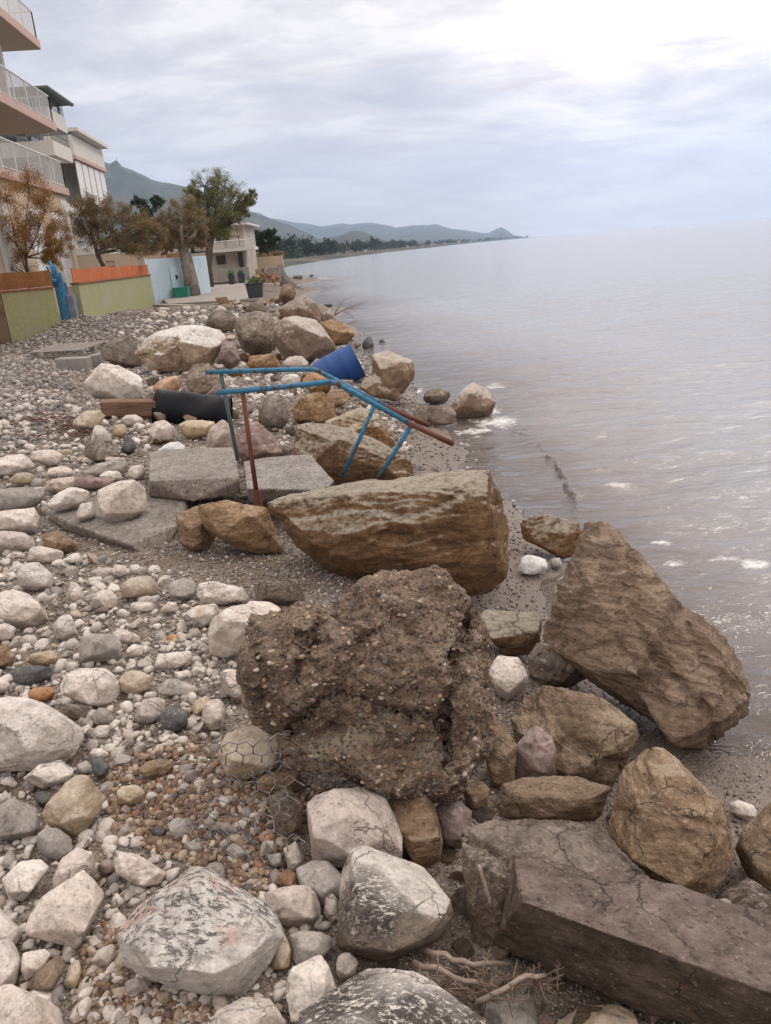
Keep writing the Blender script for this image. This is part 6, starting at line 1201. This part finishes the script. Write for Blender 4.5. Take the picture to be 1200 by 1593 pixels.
def farcrown(kind, seed):
    rn = np.random.default_rng(seed); n = 420
    if kind == 'cypress': u = rn.random(n); C0 = np.stack([rn.normal(0, .09, n)*(1-u*.7), rn.normal(0, .09, n)*(1-u*.7), .05+u*.95], 1)
    else: v = rn.normal(0, 1, (n, 3)); v /= np.linalg.norm(v, axis=1)[:, None]; C0 = v*(rn.random(n)**.4*.42)[:, None]*(1+.35*np.sin(v[:, :1]*5+seed)); C0[:, 2] = C0[:, 2]*.8+.58
    a = rn.normal(0, 1, (n, 3)); a /= np.linalg.norm(a, axis=1)[:, None]; c_ = np.cross(a, rn.normal(0, 1, (n, 3))); c_ /= np.linalg.norm(c_, axis=1)[:, None]; s1 = .055; V = np.stack([C0-a*s1, C0+c_*s1, C0+a*s1, C0-c_*s1], 1)
    me = fast_mesh('crown', V.reshape(-1, 3), np.arange(n*4).reshape(-1, 4), 4); me.materials.append(LD); return me
for k in range(4): proto[('round', k)] = farcrown('round', k)
proto[('cypress', 0)] = farcrown('cypress', 9)
tm = MB(); tm.tube([(0, 0, -.05), (.01, 0, .3), (0, 0, .6)], [.035, .03, .015], 6); tme = bpy.data.meshes.new('trunk'); tme.from_pydata(tm.v, [], tm.f); tme.materials.append(TD)
def fartree(kind, p, h, z0, name, label, group):
    e = empty(name, (p[0], p[1], z0), label, 'tree', group); e.scale = (h*(1.0 if kind == 'cypress' else rs.uniform(.9, 1.5)), h, h); e.rotation_euler = (0, 0, rs.uniform(0, 6))
    for nm, me in (('crown', proto[(kind, rs.randrange(4) if kind == 'round' else 0)]), ('trunk', tme)): c = bpy.data.objects.new(nm, me); COL.objects.link(c); c.parent = e
for k in range(240):
    t = 1.5+rs.random()**1.0*9.3; off = rs.uniform(8, 40)*(1+t*.5); p = onc(t, off); fartree('round', p, rs.uniform(5, 9.5)*(1+t*.09), .8, 'coast_tree', 'round tree in the belt along the far curving shore', 'trees along the far shore')
for k in range(34):
    t = 2.2+rs.random()*7; p = onc(t, rs.uniform(40, 160)*(1+t*.4)); fartree('cypress', p, rs.uniform(10, 15)*(1+t*.07), .8, 'cypress_tree', 'slim dark cypress standing above the far shore trees', 'cypresses along the far shore')
rn = np.random.default_rng(4); nq = 60000; T_ = 1.6+rn.random(nq//40)*9.3; CC = []
for t in T_: p = onc(t, rn.uniform(10, 130)*(1+t*.5)); CC.append((p[0], p[1], .8+rn.uniform(1.0, 5.5)*(1+t*.08)))
CC = np.repeat(np.array(CC), 40, 0); CC = CC+rn.normal(0, 1, CC.shape)*[5, 5, 1.9]; CC[:, 2] = np.maximum(CC[:, 2], 1.0); a = rn.normal(0, 1, CC.shape); a /= np.linalg.norm(a, axis=1)[:, None]; c_ = np.cross(a, rn.normal(0, 1, CC.shape)); c_ /= np.linalg.norm(c_, axis=1)[:, None]; s1 = rn.uniform(.6, 1.5, len(CC))[:, None]
V = np.stack([CC-a*s1, CC+c_*s1*.8, CC+a*s1, CC-c_*s1*.8], 1); me = fast_mesh('far_wood', V.reshape(-1, 3), np.arange(len(CC)*4).reshape(-1, 4), 4); tag(link_mesh('far_wood', me, LD), kind='stuff')
RT_ = simple('red_roof_tile', (.38, .17, .11), .9, .2, .5); hw = [simple('far_white_wall', (.62, .60, .56), .9, .05, .5), simple('far_ochre_wall', (.50, .42, .33), .9, .05, .5)]
for k in range(38):
    t = 2.1+rs.random()*7.5; p = onc(t, rs.uniform(9, 40)*(1+t*.6)); w_, d_, h_ = rs.uniform(9, 16), rs.uniform(8, 12), rs.uniform(4.5, 8)
    e = empty('coast_house', (p[0], p[1], .8), 'small red-roofed house among the trees of the far shore', 'house', 'houses along the far shore'); z_hs = 1
    b = MB(); b.box((p[0]-w_/2, p[1]-d_/2, .8), (w_, 0, 0), (0, d_, 0), h_); b.build('wall', rs.choice(hw), e)
    b = MB(); z0 = .8+h_; x0, x1, y0, y1 = p[0]-w_/2-.5, p[0]+w_/2+.5, p[1]-d_/2-.5, p[1]+d_/2+.5; b.add([(x0, y0, z0), (x1, y0, z0), (x1, y1, z0), (x0, y1, z0), (x0+w_*.3, p[1], z0+2.2), (x1-w_*.3, p[1], z0+2.2)], [(0, 1, 5, 4), (1, 2, 5), (2, 3, 4, 5), (3, 0, 4), (3, 2, 1, 0)]); b.build('roof', RT_, e)
    b = MB()
    for j in range(3): b.box((p[0]-w_/2+w_*(.15+.3*j), p[1]-d_/2-.04, .8+h_*.4), (w_*.12, 0, 0), (0, .05, 0), 1.3)
    b.build('window', GLS, e)
# mast on the mountain
q = Wy(183, 257, 4200); b = MB(); b.tube([q-np.array([0, 0, 30]), q+np.array([0, 0, 38])], [3, 1.5], 5); tag(b.build('radio_mast', GRY), 'thin radio mast on top of the left mountain', 'mast')
# ------------------------------------------------------------------ haze
hb = MB(); hb.box((-9000, -300, -9), (23000, 0, 0), (0, 14800, 0), 1300); m, g = newmat('haze_air')
pv = g('ShaderNodeVolumePrincipled', {'Color': (.60, .76, 1.0, 1), 'Density': .0001, 'Anisotropy': .25}); g('ShaderNodeOutputMaterial', {1: pv.outputs[0]}); hz_ = hb.build('haze', m); tag(hz_, kind='stuff')
